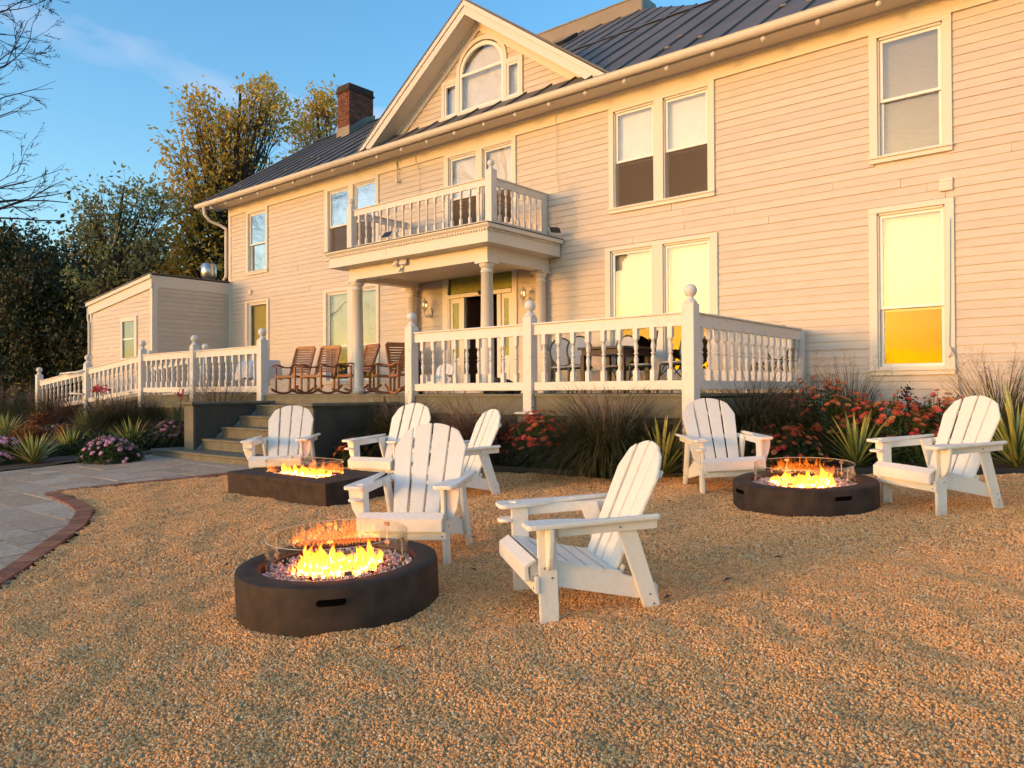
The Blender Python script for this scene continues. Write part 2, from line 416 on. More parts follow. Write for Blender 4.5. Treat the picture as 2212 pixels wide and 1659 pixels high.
M_['treegreen'] = leafmat('light_green_tree_leaf', [(.13, .15, .05), (.25, .27, .09), (.34, .31, .12), (.20, .19, .09)], .3, nscale=.5, fine=5)
M_['conifer'] = leafmat('dark_evergreen_leaf', [(.018, .024, .012), (.05, .06, .022), (.12, .09, .035)], .1, nscale=.4, fine=4)
M_['canna'] = leafmat('canna_leaf', [(.02, .05, .01), (.05, .10, .02)], .3)

def yuccamat():
    m = bpy.data.materials.new('variegated_yucca_leaf'); m.use_nodes = True
    nt = m.node_tree; b = nt.nodes['Principled BSDF']; L = nt.links
    tc = nt.nodes.new('ShaderNodeTexCoord'); sp = nt.nodes.new('ShaderNodeSeparateXYZ'); L.new(tc.outputs['Generated'], sp.inputs[0])
    s = nt.nodes.new('ShaderNodeMath'); s.operation = 'SUBTRACT'; s.inputs[1].default_value = .5; L.new(sp.outputs[1], s.inputs[0])
    a = nt.nodes.new('ShaderNodeMath'); a.operation = 'ABSOLUTE'; L.new(s.outputs[0], a.inputs[0])
    g = nt.nodes.new('ShaderNodeMapRange'); g.inputs[1].default_value = .22; g.inputs[2].default_value = .30; L.new(a.outputs[0], g.inputs[0])
    oi = nt.nodes.new('ShaderNodeObjectInfo')
    cr = nt.nodes.new('ShaderNodeValToRGB'); cr.color_ramp.elements[0].color = (.22, .24, .05, 1); cr.color_ramp.elements[1].color = (.62, .54, .14, 1)
    L.new(oi.outputs['Random'], cr.inputs[0])
    mx = nt.nodes.new('ShaderNodeMix'); mx.data_type = 'RGBA'; L.new(cr.outputs[0], mx.inputs[6]); mx.inputs[7].default_value = (.07, .11, .03, 1)
    L.new(g.outputs[0], mx.inputs[0]); L.new(mx.outputs[2], b.inputs['Base Color']); b.inputs['Roughness'].default_value = .5
    return m
M_['yucca'] = yuccamat()

def weavemat():
    m = M_['weave']; m.use_nodes = True
    nt = m.node_tree; b = nt.nodes['Principled BSDF']; L = nt.links
    tc = nt.nodes.new('ShaderNodeTexCoord'); ck = nt.nodes.new('ShaderNodeTexChecker'); ck.inputs['Scale'].default_value = 70
    mp = nt.nodes.new('ShaderNodeMapping'); mp.inputs['Rotation'].default_value = (0, R(45), 0); mp.inputs['Scale'].default_value = (1, 0, 1.4)
    L.new(tc.outputs['Object'], mp.inputs[0]); L.new(mp.outputs[0], ck.inputs[0])
    ck.inputs[1].default_value = (.72, .68, .64, 1); ck.inputs[2].default_value = (.30, .27, .25, 1); L.new(ck.outputs[0], b.inputs['Base Color'])
weavemat()

def flamemat():
    m = bpy.data.materials.new('flame'); m.use_nodes = True
    nt = m.node_tree; nt.nodes.clear(); L = nt.links
    o = nt.nodes.new('ShaderNodeOutputMaterial'); e = nt.nodes.new('ShaderNodeEmission'); t = nt.nodes.new('ShaderNodeBsdfTransparent')
    tc = nt.nodes.new('ShaderNodeTexCoord'); sp = nt.nodes.new('ShaderNodeSeparateXYZ'); L.new(tc.outputs['Generated'], sp.inputs[0])
    cr = nt.nodes.new('ShaderNodeValToRGB'); el = cr.color_ramp.elements
    el[0].position = 0; el[0].color = (1, .50, .15, 1); el[1].position = 1; el[1].color = (1, .14, .008, 1)
    x = el.new(.34); x.color = (1, .19, .012, 1)
    st = nt.nodes.new('ShaderNodeMapRange'); st.inputs[3].default_value = 7.0; st.inputs[4].default_value = .5
    L.new(sp.outputs[2], cr.inputs[0]); L.new(sp.outputs[2], st.inputs[0]); L.new(cr.outputs[0], e.inputs[0]); L.new(st.outputs[0], e.inputs[1])
    lw = nt.nodes.new('ShaderNodeLayerWeight'); lw.inputs[0].default_value = .35
    mr = nt.nodes.new('ShaderNodeMapRange'); mr.inputs[1].default_value = .25; mr.inputs[2].default_value = .85; L.new(lw.outputs['Facing'], mr.inputs[0])
    up_ = nt.nodes.new('ShaderNodeMapRange'); up_.inputs[1].default_value = .3; up_.inputs[2].default_value = 1.0; up_.inputs[4].default_value = .75; L.new(sp.outputs[2], up_.inputs[0])
    mxm = nt.nodes.new('ShaderNodeMath'); mxm.operation = 'MAXIMUM'; L.new(mr.outputs[0], mxm.inputs[0]); L.new(up_.outputs[0], mxm.inputs[1])
    ms = nt.nodes.new('ShaderNodeMixShader'); L.new(mxm.outputs[0], ms.inputs[0]); L.new(e.outputs[0], ms.inputs[1]); L.new(t.outputs[0], ms.inputs[2])
    L.new(ms.outputs[0], o.inputs[0])
    return m
M_['flame'] = flamemat()

# ================================================================== GROUND
def pip(x, y, poly):
    x = np.asarray(x); y = np.asarray(y); c = np.zeros(x.shape, bool); n = len(poly)
    for i in range(n):
        x0, y0 = poly[i]; x1, y1 = poly[i-1]
        with np.errstate(divide='ignore', invalid='ignore'):
            t = ((y0 > y) != (y1 > y)) & (x < (x1-x0)*(y-y0)/(y1-y0+1e-12)+x0)
        c ^= t
    return c

ys = [-400, -6, 11.6, 500]; xs = [-500, 500]
V = [(x, y, G(y)-.07) for y in ys for x in xs]
Fq = [(i*2, i*2+1, i*2+3, i*2+2) for i in range(3)]
me = bpy.data.meshes.new('ground'); me.from_pydata(V, [], Fq); me.materials.append(M_['lawn'])
tag(place(bpy.data.objects.new('ground', me)), kind='structure')

def sheet(name, poly, dz, m):
    me = bpy.data.meshes.new(name)
    me.from_pydata([(x, y, SLOPE*y-0.168+dz) for x, y in poly], [], [tuple(range(len(poly)))])
    me.materials.append(m)
    return tag(place(bpy.data.objects.new(name, me)), kind='structure')

BED = [(-9.05, 6.95), (-8.2, 7.12), (-7, 7.3), (-5.6, 7.4), (-4.9, 7.55), (-4.2, 7.9), (-3.4, 8.4), (-2.6, 8.95), (-1.2, 9.6), (1.5, 10.6), (4, 11.5)]
def bumpy_bed(name, poly, x0, x1, y0, y1, dz, st=0.12):
    nx = int((x1-x0)/st); ny = int((y1-y0)/st)
    gx, gy = np.meshgrid(np.linspace(x0, x1, nx+1), np.linspace(y0, y1, ny+1))
    V = np.stack([gx.ravel(), gy.ravel(), SLOPE*gy.ravel()-0.168+dz], 1)
    for i in range(len(V)):
        V[i, 2] += 0.03*noise.noise(Vector((V[i, 0]*1.7, V[i, 1]*1.7, 3)))+0.012*noise.noise(Vector((V[i, 0]*9, V[i, 1]*9, 5)))
    idx = np.arange((nx+1)*(ny+1)).reshape(ny+1, nx+1)
    Q = np.stack([idx[:-1, :-1], idx[:-1, 1:], idx[1:, 1:], idx[1:, :-1]], -1).reshape(-1, 4)
    c = V[Q].mean(1); Q = Q[pip(c[:, 0], c[:, 1], poly)]
    return tag(place(bpy.data.objects.new(name, np_mesh(name, V, Q, M_['soil'], True))), kind='structure')
bumpy_bed('planting_bed', BED+[(4, 11.7), (-9.05, 11.7)], -9.1, 4, 6.7, 11.7, .055)
LB = [(-13.5, -2), (-13.5, 11.7), (-30, 11.7), (-30, -2)]
bumpy_bed('garden_bed', LB, -30, -13.5, 0, 9.3, .05, .2)

eb = MB()
for (a, b) in zip(BED[:-1], BED[1:]):
    eb.bar((a[0], a[1], G(a[1])+.04), (b[0], b[1], G(b[1])+.04), .025, .13)
o = eb.build('bed_edging', M_['edging'])
tag(o, 'black plastic edging strip between the gravel and the flower bed', 'edging')

# border of the patio, x as a function of y
BY = [-2.5, .3, 1.75, 2.02, 2.62, 2.98, 3.30, 3.40, 3.49, 3.56, 3.60, 3.86, 4.34, 4.98, 5.52, 6.3]
BX = [-3.2, -4.6, -6.0, -6.34, -7.21, -7.75, -8.41, -8.75, -9.21, -9.75, -10.2, -10.25, -10.1, -9.84, -9.65, -9.35]
def xb(y): return np.interp(y, BY, BX)

# patio slabs
sheet('path', [(-13.5, -3)]+[(float(xb(y))-.05, y) for y in np.linspace(-2.5, 6.3, 60)]+[(-13.5, 6.3)], .012, M_['joint'])
patio = bpy.data.objects['path']
y = -.6; r_ = random.Random(3)
while y < 6.2:
    h = r_.choice([.40, .40, .55, .28]); y1 = min(y+h, 6.25)
    x = -13.5+r_.uniform(0, .3)-.3
    while x < -3:
        w = r_.choice([.42, .6, .8, .95]) if h > .3 else r_.choice([.4, .55, .7])
        x0, x1 = max(x, -13.5), x+w; x += w
        g = .006
        yy = np.linspace(y+g, y1-g, 5)
        lim = np.array([float(xb(v)) for v in yy])-.10
        right = np.minimum(x1-g, lim)
        if right.max() < x0+.06 or x1 < -13.4: continue
        if x0 > -7 and y1 < .29*abs(x0)-.6: continue
        right = np.maximum(right, x0+g+.002)
        poly = [(x0+g, yy[0])]+[(right[i], yy[i]) for i in range(5)]+[(x0+g, yy[-1])]
        if (x1-g) <= lim.min(): poly = [(x0+g, yy[0]), (x1-g, yy[0]), (x1-g, yy[-1]), (x0+g, yy[-1])]
        dz = .032+r_.uniform(-.003, .003)
        n = len(poly)
        sl = [r_.uniform(-.003, .003) for _ in range(2)]
        V = [(a, b, SLOPE*b-.168+dz-.03) for a, b in poly]+[(a, b, SLOPE*b-.168+dz+sl[0]*(a-x0)+sl[1]*(b-y)) for a, b in poly]
        Fs = [tuple(range(n, 2*n))]+[(i, (i+1) % n, (i+1) % n+n, i+n) for i in range(n)]
        me = bpy.data.meshes.new('stone_slab'); me.from_pydata(V, [], Fs); me.materials.append(M_['stone'])
        inst('stone_slab', me, patio, None)
    y = y1

# red brick border, bricks set across the curve
pts = []
fy = np.concatenate([np.linspace(.2, 3.30, 400), np.linspace(3.3, 3.6, 300), np.linspace(3.6, 6.2, 200)])
px_ = np.array([float(xb(v)) for v in fy])
d = np.concatenate([[0], np.cumsum(np.hypot(np.diff(px_), np.diff(fy)))])
bm_ = MB().box(-.048, .048, -.080, .080, -.03, .0)
brick_me = bm_.mesh('border_brick', M_['redbrick'], bevel=.004)
s = 0.0
while s < d[-1]:
    cx, cy = np.interp(s, d, px_), np.interp(s, d, fy)
    ax, ay = np.interp(s-.15, d, px_), np.interp(s-.15, d, fy)
    bx_, by_ = np.interp(s+.15, d, px_), np.interp(s+.15, d, fy)
    a = math.atan2(by_-ay, bx_-ax)
    M = T(cx-.09*math.sin(a)*-1 if False else cx+math.cos(a+math.pi/2)*.095, cy+math.sin(a+math.pi/2)*.095, SLOPE*cy-.168+.042+r_.uniform(-.002, .002)) @ TILT @ RZ(a+r_.uniform(-.02, .02))
    inst('border_brick', brick_me, patio, M)
    s += .102

# gravel sheet, uneven, with loose stones on it
st = .07
gx, gy = np.meshgrid(np.arange(-10.3, 9.0, st), np.arange(-3.0, 11.3, st))
ny, nx = gx.shape
def fbm(a, b):
    return (.014*noise.noise(Vector((a*.9, b*.9, 0)))+.034*noise.noise(Vector((a*2.1, b*2.1, 7)))+.028*noise.noise(Vector((a*5.2, b*5.2, 2))))
Z = np.array([fbm(a, b) for a, b in zip(gx.ravel(), gy.ravel())])
BANK = sum(.030*np.exp(-((np.hypot(gx.ravel()-a, gy.ravel()-b)-c_)/.10)**2) for a, b, c_ in ((-3.673, 2.793, .60), (-2.456, 6.94, .64)))
V = np.stack([gx.ravel(), gy.ravel(), SLOPE*gy.ravel()-0.168+.030+Z*.62+BANK], 1)
idx = np.arange(nx*ny).reshape(ny, nx)
Q = np.stack([idx[:-1, :-1], idx[:-1, 1:], idx[1:, 1:], idx[1:, :-1]], -1).reshape(-1, 4)
c = V[Q].mean(1)
xbv = np.interp(c[:, 1], BY, BX)
keep = (c[:, 0] > xbv+.02) & ~pip(c[:, 0], c[:, 1], BED+[(9, 14), (9, 20), (-9.05, 20)]) & ~((c[:, 0] < -9.0) & (c[:, 1] > 6.0))
Q = Q[keep]
tag(place(bpy.data.objects.new('gravel_bed', np_mesh('gravel_bed', V, Q, M_['gravelbase'], True))), kind='structure')

def gravel(name, sel, dens, smin, smax, seed):
    me = np_mesh(name, V, Q[sel], M_['pebble'])
    o = place(bpy.data.objects.new(name, me)); tag(o, 'loose tan and brown crushed stone covering the seating area', 'gravel', kind='stuff')
    ng = bpy.data.node_groups.new(name+'_scatter', 'GeometryNodeTree')
    ng.interface.new_socket('Geometry', in_out='INPUT', socket_type='NodeSocketGeometry')
    ng.interface.new_socket('Geometry', in_out='OUTPUT', socket_type='NodeSocketGeometry')
    N = ng.nodes; L = ng.links
    gi = N.new('NodeGroupInput'); go = N.new('NodeGroupOutput')
    dp = N.new('GeometryNodeDistributePointsOnFaces'); dp.inputs['Density'].default_value = dens; dp.inputs['Seed'].default_value = seed
    ico = N.new('GeometryNodeMeshIcoSphere'); ico.inputs['Radius'].default_value = 1.0; ico.inputs['Subdivisions'].default_value = 1
    # knock the ball about so that stones are angular
    sp = N.new('GeometryNodeSetPosition'); nz = N.new('ShaderNodeTexNoise'); nz.inputs['Scale'].default_value = 1.1
    L.new(ico.outputs['Mesh'], sp.inputs['Geometry'])
    vm = N.new('ShaderNodeVectorMath'); vm.operation = 'SUBTRACT'; vm.inputs[1].default_value = (.5, .5, .5)
    vs = N.new('ShaderNodeVectorMath'); vs.operation = 'SCALE'; vs.inputs['Scale'].default_value = 1.3
    L.new(nz.outputs['Color'], vm.inputs[0]); L.new(vm.outputs[0], vs.inputs[0]); L.new(vs.outputs[0], sp.inputs['Offset'])
    sm = N.new('GeometryNodeSetMaterial'); sm.inputs['Material'].default_value = M_['pebble']
    L.new(sp.outputs[0], sm.inputs[0])
    ip = N.new('GeometryNodeInstanceOnPoints')
    rv = N.new('FunctionNodeRandomValue'); rv.data_type = 'FLOAT_VECTOR'; rv.inputs[0].default_value = (0, 0, 0); rv.inputs[1].default_value = (6.28, 6.28, 6.28)
    rs = N.new('FunctionNodeRandomValue'); rs.data_type = 'FLOAT_VECTOR'
    rs.inputs[0].default_value = (smin, smin*.8, smin*.6); rs.inputs[1].default_value = (smax*1.25, smax, smax*.8); rs.inputs['Seed'].default_value = 5
    L.new(gi.outputs[0], dp.inputs['Mesh']); L.new(dp.outputs['Points'], ip.inputs['Points']); L.new(sm.outputs[0], ip.inputs['Instance'])
    L.new(rv.outputs[0], ip.inputs['Rotation']); L.new(rs.outputs[0], ip.inputs['Scale'])
    L.new(ip.outputs[0], go.inputs[0])
    md = o.modifiers.new('scatter', 'NODES'); md.node_group = ng
    return o
cc = V[Q].mean(1)
dep = cc[:, 0]*fw.x+cc[:, 1]*fw.y
lat = (cc[:, 0]*r2.x+cc[:, 1]*r2.y)/np.maximum(dep, .1)
vis = (dep > 1.3) & (np.abs(lat) < 1.05)
gravel('gravel', vis & (dep < 5.2), 9000, .0050, .0092, 1)
gravel('gravel', vis & (dep >= 5.2), 4300, .0065, .0110, 2)

# ================================================================== HOUSE
YW = 11.53
house = thing('farmhouse', 'white two storey clapboard farmhouse with dark metal roof and arched gable window', 'house', (-8.6, YW, G(YW)))
HX0, HX1 = -20.22, 4.0
ZF = 6.22                                       # underside of the frieze
PITCH_ = .69
EY, EZ = 10.9, 6.55                             # eave line of the roof
def roofz(y): return EZ+PITCH_*(y-EY)
RDY, RZ_ = 14.95, EZ+PITCH_*(14.95-EY)

# openings: casing outer rectangle (x0,x1,z0,z1)
OPEN = {
 'W1': (-19.29, -18.24, 4.46, ZF), 'W2': (-15.75, -13.70, 4.46, ZF), 'W3': (-11.58, -9.60, 4.46, ZF),
 'W4': (-7.46, -5.46, 4.36, ZF), 'W5': (-3.13, -2.10, 4.40, ZF),
 'W6': (-19.35, -18.20, 1.43, 3.75), 'W7': (-15.80, -13.70, 1.43, 3.74), 'W8': (-7.55, -5.42, 1.43, 3.77),
 'W9': (-3.15, -2.09, 1.44, 3.78), 'door': (-11.63, -9.59, 1.2, 3.90)}
HOLES = [(a+.06, b-.06, c+.04, d_-.06) for a, b, c, d_ in OPEN.values()]

def free(x0, x1, z0, z1, holes):
    cuts = sorted((max(h[0], x0), min(h[1], x1)) for h in holes if h[2] < z1-1e-4 and h[3] > z0+1e-4 and h[0] < x1 and h[1] > x0)
    out = []; a = x0
    for c0, c1 in cuts:
        if c0 > a+.01: out.append((a, c0))
        a = max(a, c1)
    if a < x1-.01: out.append((a, x1))
    return out

wall = MB()
zs = sorted(set([G(YW)-.1, RZ_-3.0]+[h[2] for h in HOLES]+[h[3] for h in HOLES]))
zs = [z for z in zs if z <= 6.47]; zs.append(6.47)
for z0, z1 in zip(zs[:-1], zs[1:]):
    if z1-z0 < 1e-4: continue
    for a, b in free(HX0+.01, HX1, z0, z1, HOLES):
        wall.box(a, b, YW+.02, YW+.14, z0, z1)
wall.box(HX0+.01, HX0+.13, YW+.14, 18.4, G(YW)-.1, 6.5)
wall.box(HX1-.12, HX1, YW+.14, 18.4, G(YW)-.1, 6.5)
wall.box(HX0+.13, HX1-.12, 18.3, 18.4, G(YW)-.1, 6.5)
wall.box(HX0+.13, HX1-.12, YW+.14, 18.3, 3.93, 4.0)
wallo = wall.build('wall', M_['paint'], house)
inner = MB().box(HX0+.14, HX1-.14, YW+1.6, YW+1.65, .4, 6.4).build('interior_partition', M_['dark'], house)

# clapboards: one unit board 1 m long, scaled along its length
EXP = .1157
def board_mesh(e, m):
    return MB().prism([(0, 0), (-.020, 0.0), (-.005, e+.012), (0, e+.012)], 'x', 0, 1).mesh('clapboard', m)
CB = board_mesh(EXP, M_['paint'])
boards = []
rr = random.Random(11)
k = -17
while True:
    z = 2.17+k*EXP
    if z > ZF-.02: break
    for a, b in free(HX0, HX1, z+.012, z+EXP-.012, HOLES):
        L_ = b-a
        cuts = [a]
        if L_ > 4.0:
            c0 = a+rr.uniform(1.5, 4.5)
            while c0 < b-1.0:
                cuts.append(c0); c0 += rr.choice([2.4, 3.6, 4.8])
        cuts.append(b)
        for p, q in zip(cuts[:-1], cuts[1:]): boards.append((p, q, z))
    k += 1
def board_size(t):
    p, q, z = t; v = [0, 0]
    d0 = abs((p+q)/2*fw.x+YW*fw.y)
    return (q-p)/d0/d0
boards.sort(key=board_size, reverse=True)
cnt = 0; rest = MB()
for p, q, z in boards:
    if cnt < 300:
        inst('clapboard', CB, wallo, T(p+.0025, YW+.02+rr.uniform(-.0035, .002), z+rr.uniform(-.0015, .0015)) @ SC(q-p-.005, 1, 1)); cnt += 1
    else:
        rest.prism([(YW+.02, z), (YW+.000, z), (YW+.015, z+EXP+.012), (YW+.02, z+EXP+.012)], 'x', p+.0015, q-.0015)
tag(rest.build('clapboard_siding', M_['paint'], wallo), kind='stuff')

# corner board, frieze, soffit, fascia
MB().box(HX0-.02, HX0+.10, YW-.012, YW+.02, G(YW), ZF).build('corner_board', M_['trim'], house)
fz = MB()
fz.box(HX0-.02, HX1, YW-.015, YW+.02, ZF, 6.47)
fz.box(HX0-.02, HX1, YW-.03, YW-.015, ZF+.0, ZF+.012)
fz.build('frieze_board', M_['trim'], house)
cr_ = MB()
cr_.prism([(YW-.016, 6.40), (YW-.016, 6.47), (YW-.085, 6.47), (YW-.07, 6.44), (YW-.03, 6.43)], 'x', HX0-.02, HX1)
cr_.build('bed_moulding', M_['trim'], house)
MB().box(-20.85, HX1, 11.06, YW+.02, 6.47, 6.49).build('soffit', M_['trim'], house)
MB().box(-20.88, HX1, 11.03, 11.06, 6.44, 6.60).build('fascia', M_['trim'], house)
# rake end of the main roof
MB().prism([(11.03, 6.50), (RDY, RZ_-.12), (18.9, 6.50), (18.9, 6.38), (RDY, RZ_-.30), (11.03, 6.40)], 'x', -20.90, -20.86).build('rake_board', M_['trim'], house)
MB().prism([(11.06, 6.49), (RDY, RZ_-.14), (18.8, 6.49)], 'x', HX0, HX0+.1).build('gable_end_wall', M_['paint'], house)

# gutter with hangers and bulbs
gut = MB()
prof = [(10.95+.075*math.cos(a), 6.545+.10*math.sin(a)) for a in np.linspace(math.pi, 2*math.pi, 10)]
prof += [(b_[0]*1.0+(10.95-b_[0])*.08, b_[1]+.004) for b_ in reversed(prof)]
gut.prism(prof, 'x', -20.95, HX1)
gut.tube([(-20.95, 10.875, 6.548), (HX1, 10.875, 6.548)], .009, 6)
gut.box(-20.952, -20.945, 10.88, 11.02, 6.46, 6.545)
guto = gut.build('gutter', M_['trim'], house)
hm = MB(); hm.prism([(10.868, 6.545)]+[(10.95+.079*math.cos(a), 6.545+.104*math.sin(a)) for a in np.linspace(math.pi, 2*math.pi, 8)]+[(10.95+.073*math.cos(a), 6.545+.098*math.sin(a)) for a in np.linspace(2*math.pi, math.pi, 8)], 'x', -.012, .012)
hme = hm.mesh('gutter_hanger', M_['trim'])
blb = MB().lathe([(.004, .02), (.014, .015), (.016, 0), (.038, -.015), (.046, -.04), (.036, -.066), (.004, -.078)], 10).mesh('eave_bulb', M_['bulb'], smooth=True)
x = -20.3; i = 0
while x < 3.5:
    inst('gutter_hanger', hme, guto, T(x, 0, 0))
    inst('eave_bulb', blb, guto, T(x+.06, 11.01, 6.43))
    x += .79; i += 1

# roof panels with standing seams
roofo = MB().prism([(EY+.02, EZ-.035), (RDY, RZ_-.035), (18.98, EZ-.035), (18.98, EZ-.08), (RDY, RZ_-.09), (EY+.02, EZ-.08)], 'x', -20.9, HX1).build('roof', M_['roof'], house)
ang = math.atan(PITCH_); rl = (RDY-EY)/math.cos(ang)
PW = .61
pm = MB(); pm.box(0, PW-.004, 0, rl, -.02, 0); pm.box(PW-.028, PW-.004, 0, rl, 0, .034)
pme = pm.mesh('roof_panel', M_['roof'], bevel=.002)
x = -20.92; n = 0
while x < HX1-.3:
    inst('roof_panel', pme, roofo, T(x, EY, EZ) @ RX(ang+rr.uniform(-.0012, .0012))); x += PW
    if n % 1 == 0 and rr.random() < .8:
        pass
    n += 1
MB().prism([(RDY-.10, RZ_-.03), (RDY, RZ_+.045), (RDY+.10, RZ_-.03)], 'x', -20.92, HX1).build('ridge_cap', M_['roof'], roofo)
sg = MB().box(-.045, .045, -.03, .03, 0, .025).mesh('snow_guard', M_['parapet'], bevel=.004)
for gxv, gyv in ((-19.9, 11.6), (-19.3, 11.35), (-17.5, 11.6), (-17.2, 12.2), (-16.2, 11.7), (-15.6, 12.3), (-6.2, 11.35), (-5.6, 11.35), (-4.4, 11.7), (-3.9, 11.4), (-6.3, 12.0)):
    inst('snow_guard', sg, roofo, T(gxv, gyv, roofz(gyv)+.03) @ RX(ang))

# upper rear roof above the right of the gable, with a metal parapet
uz = lambda y: roofz(y)
urp = [(-14.6, RDY-.02), (-7.1, RDY-.02), (-8.2, 15.9), (-9.7, 17.35), (-10.6, 18.2), (-14.6, 18.2)]
me = bpy.data.meshes.new('rear_roof'); n = len(urp)
me.from_pydata([(a, b, uz(b)-.02) for a, b in urp]+[(a, b, uz(b)-.3) for a, b in urp], [], [tuple(range(n))]+[(i, i+n, (i+1) % n+n, (i+1) % n) for i in range(n)]+[tuple(range(2*n-1, n-1, -1))])
me.materials.append(M_['roof']); rear = inst('rear_roof', me, house, None)
for i in range(1, 12):
    xx = -7.1-.61*i
    y1 = 18.2 if xx < -10.6 else float(np.interp(-xx, [7.1, 8.2, 9.7, 10.6], [RDY, 15.9, 17.35, 18.2]))
    if xx > -14.5 and y1 > RDY+.3:
        MB().bar((xx, RDY+.02, uz(RDY+.02)-.005), (xx, y1-.03, uz(y1-.03)-.005), .025, .035).build('roof_seam', M_['roof'], rear)
po = MB().box(-14.35, -10.70, 18.15, 18.9, uz(18.2)-2.2, uz(18.2)+.33).build('parapet', M_['parapet'], house)
MB().box(-14.35, -10.68, 18.13, 18.92, uz(18.2)+.33, uz(18.2)+.37).build('parapet_cap', M_['flash'], po)
MB().box(-10.70, -10.67, 18.16, 18.9, uz(18.2)-2.2, uz(18.2)+.33).build('parapet_end_flashing', M_['flash'], po)
# skylight
sk = MB(); sk.box(-.40, .40, 0, .8, 0, .10)
sko = sk.build('skylight', M_['blackplastic'], roofo, T(-12.75, 16.9, roofz(16.9)-.02) @ RX(ang), bevel=.01)
MB().box(-.34, .34, .06, .74, .10, .105).build('skylight_pane', M_['pane'], sko, T(-12.75, 16.9, roofz(16.9)-.02) @ RX(ang))

# ---- gable
gc = -10.55; gs = .7126; gz = 9.07; GY = 11.10
gb = MB()
hw = 3.38
def gr(y0, y1, zoff0, zoff1, xo=0.0):
    """two roof slabs of the gable between y0 and y1, thickness zoff0..zoff1 below the slope"""
    m = MB()
    for sgn in (-1, 1):
        zc = 6.63+xo
        xa = gc+sgn*(gz-zoff0-zc)/gs; xb_ = gc+sgn*(gz-zoff1-zc)/gs
        p = [(gc, gz-zoff0), (xa, zc), (xb_, zc), (gc, gz-zoff1)]
        m.prism(p, 'y', y0, y1)
    return m
yb = 14.6
MBr = MB()
for sgn in (-1, 1):                       # roof skin, cut back along the valley
    e = (gc+sgn*(hw+.03), gz-gs*(hw+.0))
    yv = (e[1]-EZ)/PITCH_+EY
    top = (gz-EZ)/PITCH_+EY
    V_ = [(gc, GY-.05, gz+.0), (e[0], GY-.05, e[1]), (e[0], yv+.15, e[1]), (gc, top+.15, gz),
          (gc, GY-.05, gz-.05), (e[0], GY-.05, e[1]-.05), (e[0], yv+.15, e[1]-.05), (gc, top+.15, gz-.05)]
    MBr.hexa(V_)
groof = MBr.build('gable_roof', M_['roof'], house)
gr(GY-.045, GY+.0, .05, .15).build('rake_crown', M_['trim'], house)
gr(GY-.02, GY+.03, .152, .33).build('rake_fascia', M_['trim'], house)
gr(GY+.03, YW-.03, .30, .325, .02).build('rake_soffit', M_['trim'], house)
gr(YW-.036, YW+.001, .327, .50, .2).build('rake_frieze', M_['trim'], house)
gr(YW-.078, YW-.036, .327, .375, .2).build('rake_moulding', M_['trim'], house)
gwall = MB().prism([(gc-3.1, 6.85), (gc+3.1, 6.85), (gc, gz-.32)], 'y', YW+.02, YW+.1)
# the wall is pierced behind the arched window by building it from strips instead
gwall = MB()
gx0, gx1 = -11.64, -9.42
ghole = [(gx0+.03, gx1-.03, 7.03, 7.72), (-11.12, -9.90, 7.03, 8.08), (-10.92, -10.10, 8.07, 8.34)]
for z0, z1 in ((6.80, 7.03), (7.03, 7.72), (7.72, 8.08), (8.08, 8.34), (8.34, 8.75)):
    w0 = (gz-.30-z0)/gs; w1 = max((gz-.30-z1)/gs, .02)
    for a, b in free(gc-w1, gc+w1, z0, z1, ghole): gwall.box(a, b, YW+.02, YW+.1, z0, z1)
    gwall.prism([(gc-w0, z0), (gc-w1, z0), (gc-w1, z1)], 'y', YW+.02, YW+.1)
    gwall.prism([(gc+w1, z0), (gc+w0, z0), (gc+w1, z1)], 'y', YW+.02, YW+.1)
gwo = gwall.build('gable_wall', M_['paint'], house)
z = 6.86
while z < 8.7:
    w = min((gz-.36-z)/gs, 3.0)
    for a, b in free(gc-w, gc+w, z+.02, z+EXP-.02, ghole):
        inst('clapboard', CB, gwo, T(a, YW+.02, z) @ SC(b-a, 1, 1))
    z += EXP
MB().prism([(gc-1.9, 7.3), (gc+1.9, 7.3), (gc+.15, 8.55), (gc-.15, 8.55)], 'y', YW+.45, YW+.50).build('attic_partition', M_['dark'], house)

# arched window
aw = MB().box(gx0-.03, gx1+.03, YW-.045, YW+.02, 6.96, 7.02).build('gable_window', M_['trim'], house)
cx = -10.51
def arch_ring(r0, r1, h0, h1, y0, y1, zb=7.83, n=20):
    m = MB()
    for i in range(n):
        a0 = math.pi*i/n; a1 = math.pi*(i+1)/n
        p = [(cx+r0*math.cos(a0), zb+h0*math.sin(a0)), (cx+r1*math.cos(a0), zb+h1*math.sin(a0)), (cx+r1*math.cos(a1), zb+h1*math.sin(a1)), (cx+r0*math.cos(a1), zb+h0*math.sin(a1))]
        m.prism(p, 'y', y0, y1)
    return m
ac = arch_ring(.60, .69, .53, .62, YW-.03, YW+.02)
for a, b, c, d_ in ((cx-.69, cx-.60, 7.02, 7.83), (cx+.60, cx+.69, 7.02, 7.83), (gx0, gx0+.09, 7.02, 7.78), (gx1-.09, gx1, 7.02, 7.78), (gx0+.09, cx-.69, 7.68, 7.78), (cx+.69, gx1-.09, 7.68, 7.78)):
    ac.box(a, b, YW-.03, YW+.02, c, d_)
ac.build('casing', M_['trim'], aw)
af = arch_ring(.53, .60, .455, .53, YW-.015, YW+.03, 7.80)
af.box(cx-.60, cx+.60, YW-.015, YW+.03, 7.74, 7.80)
for a, b, c, d_ in ((cx-.60, cx+.60, 7.02, 7.06), (cx-.60, cx-.545, 7.06, 7.74), (cx+.545, cx+.60, 7.06, 7.74)):
    af.box(a, b, YW-.015, YW+.03, c, d_)
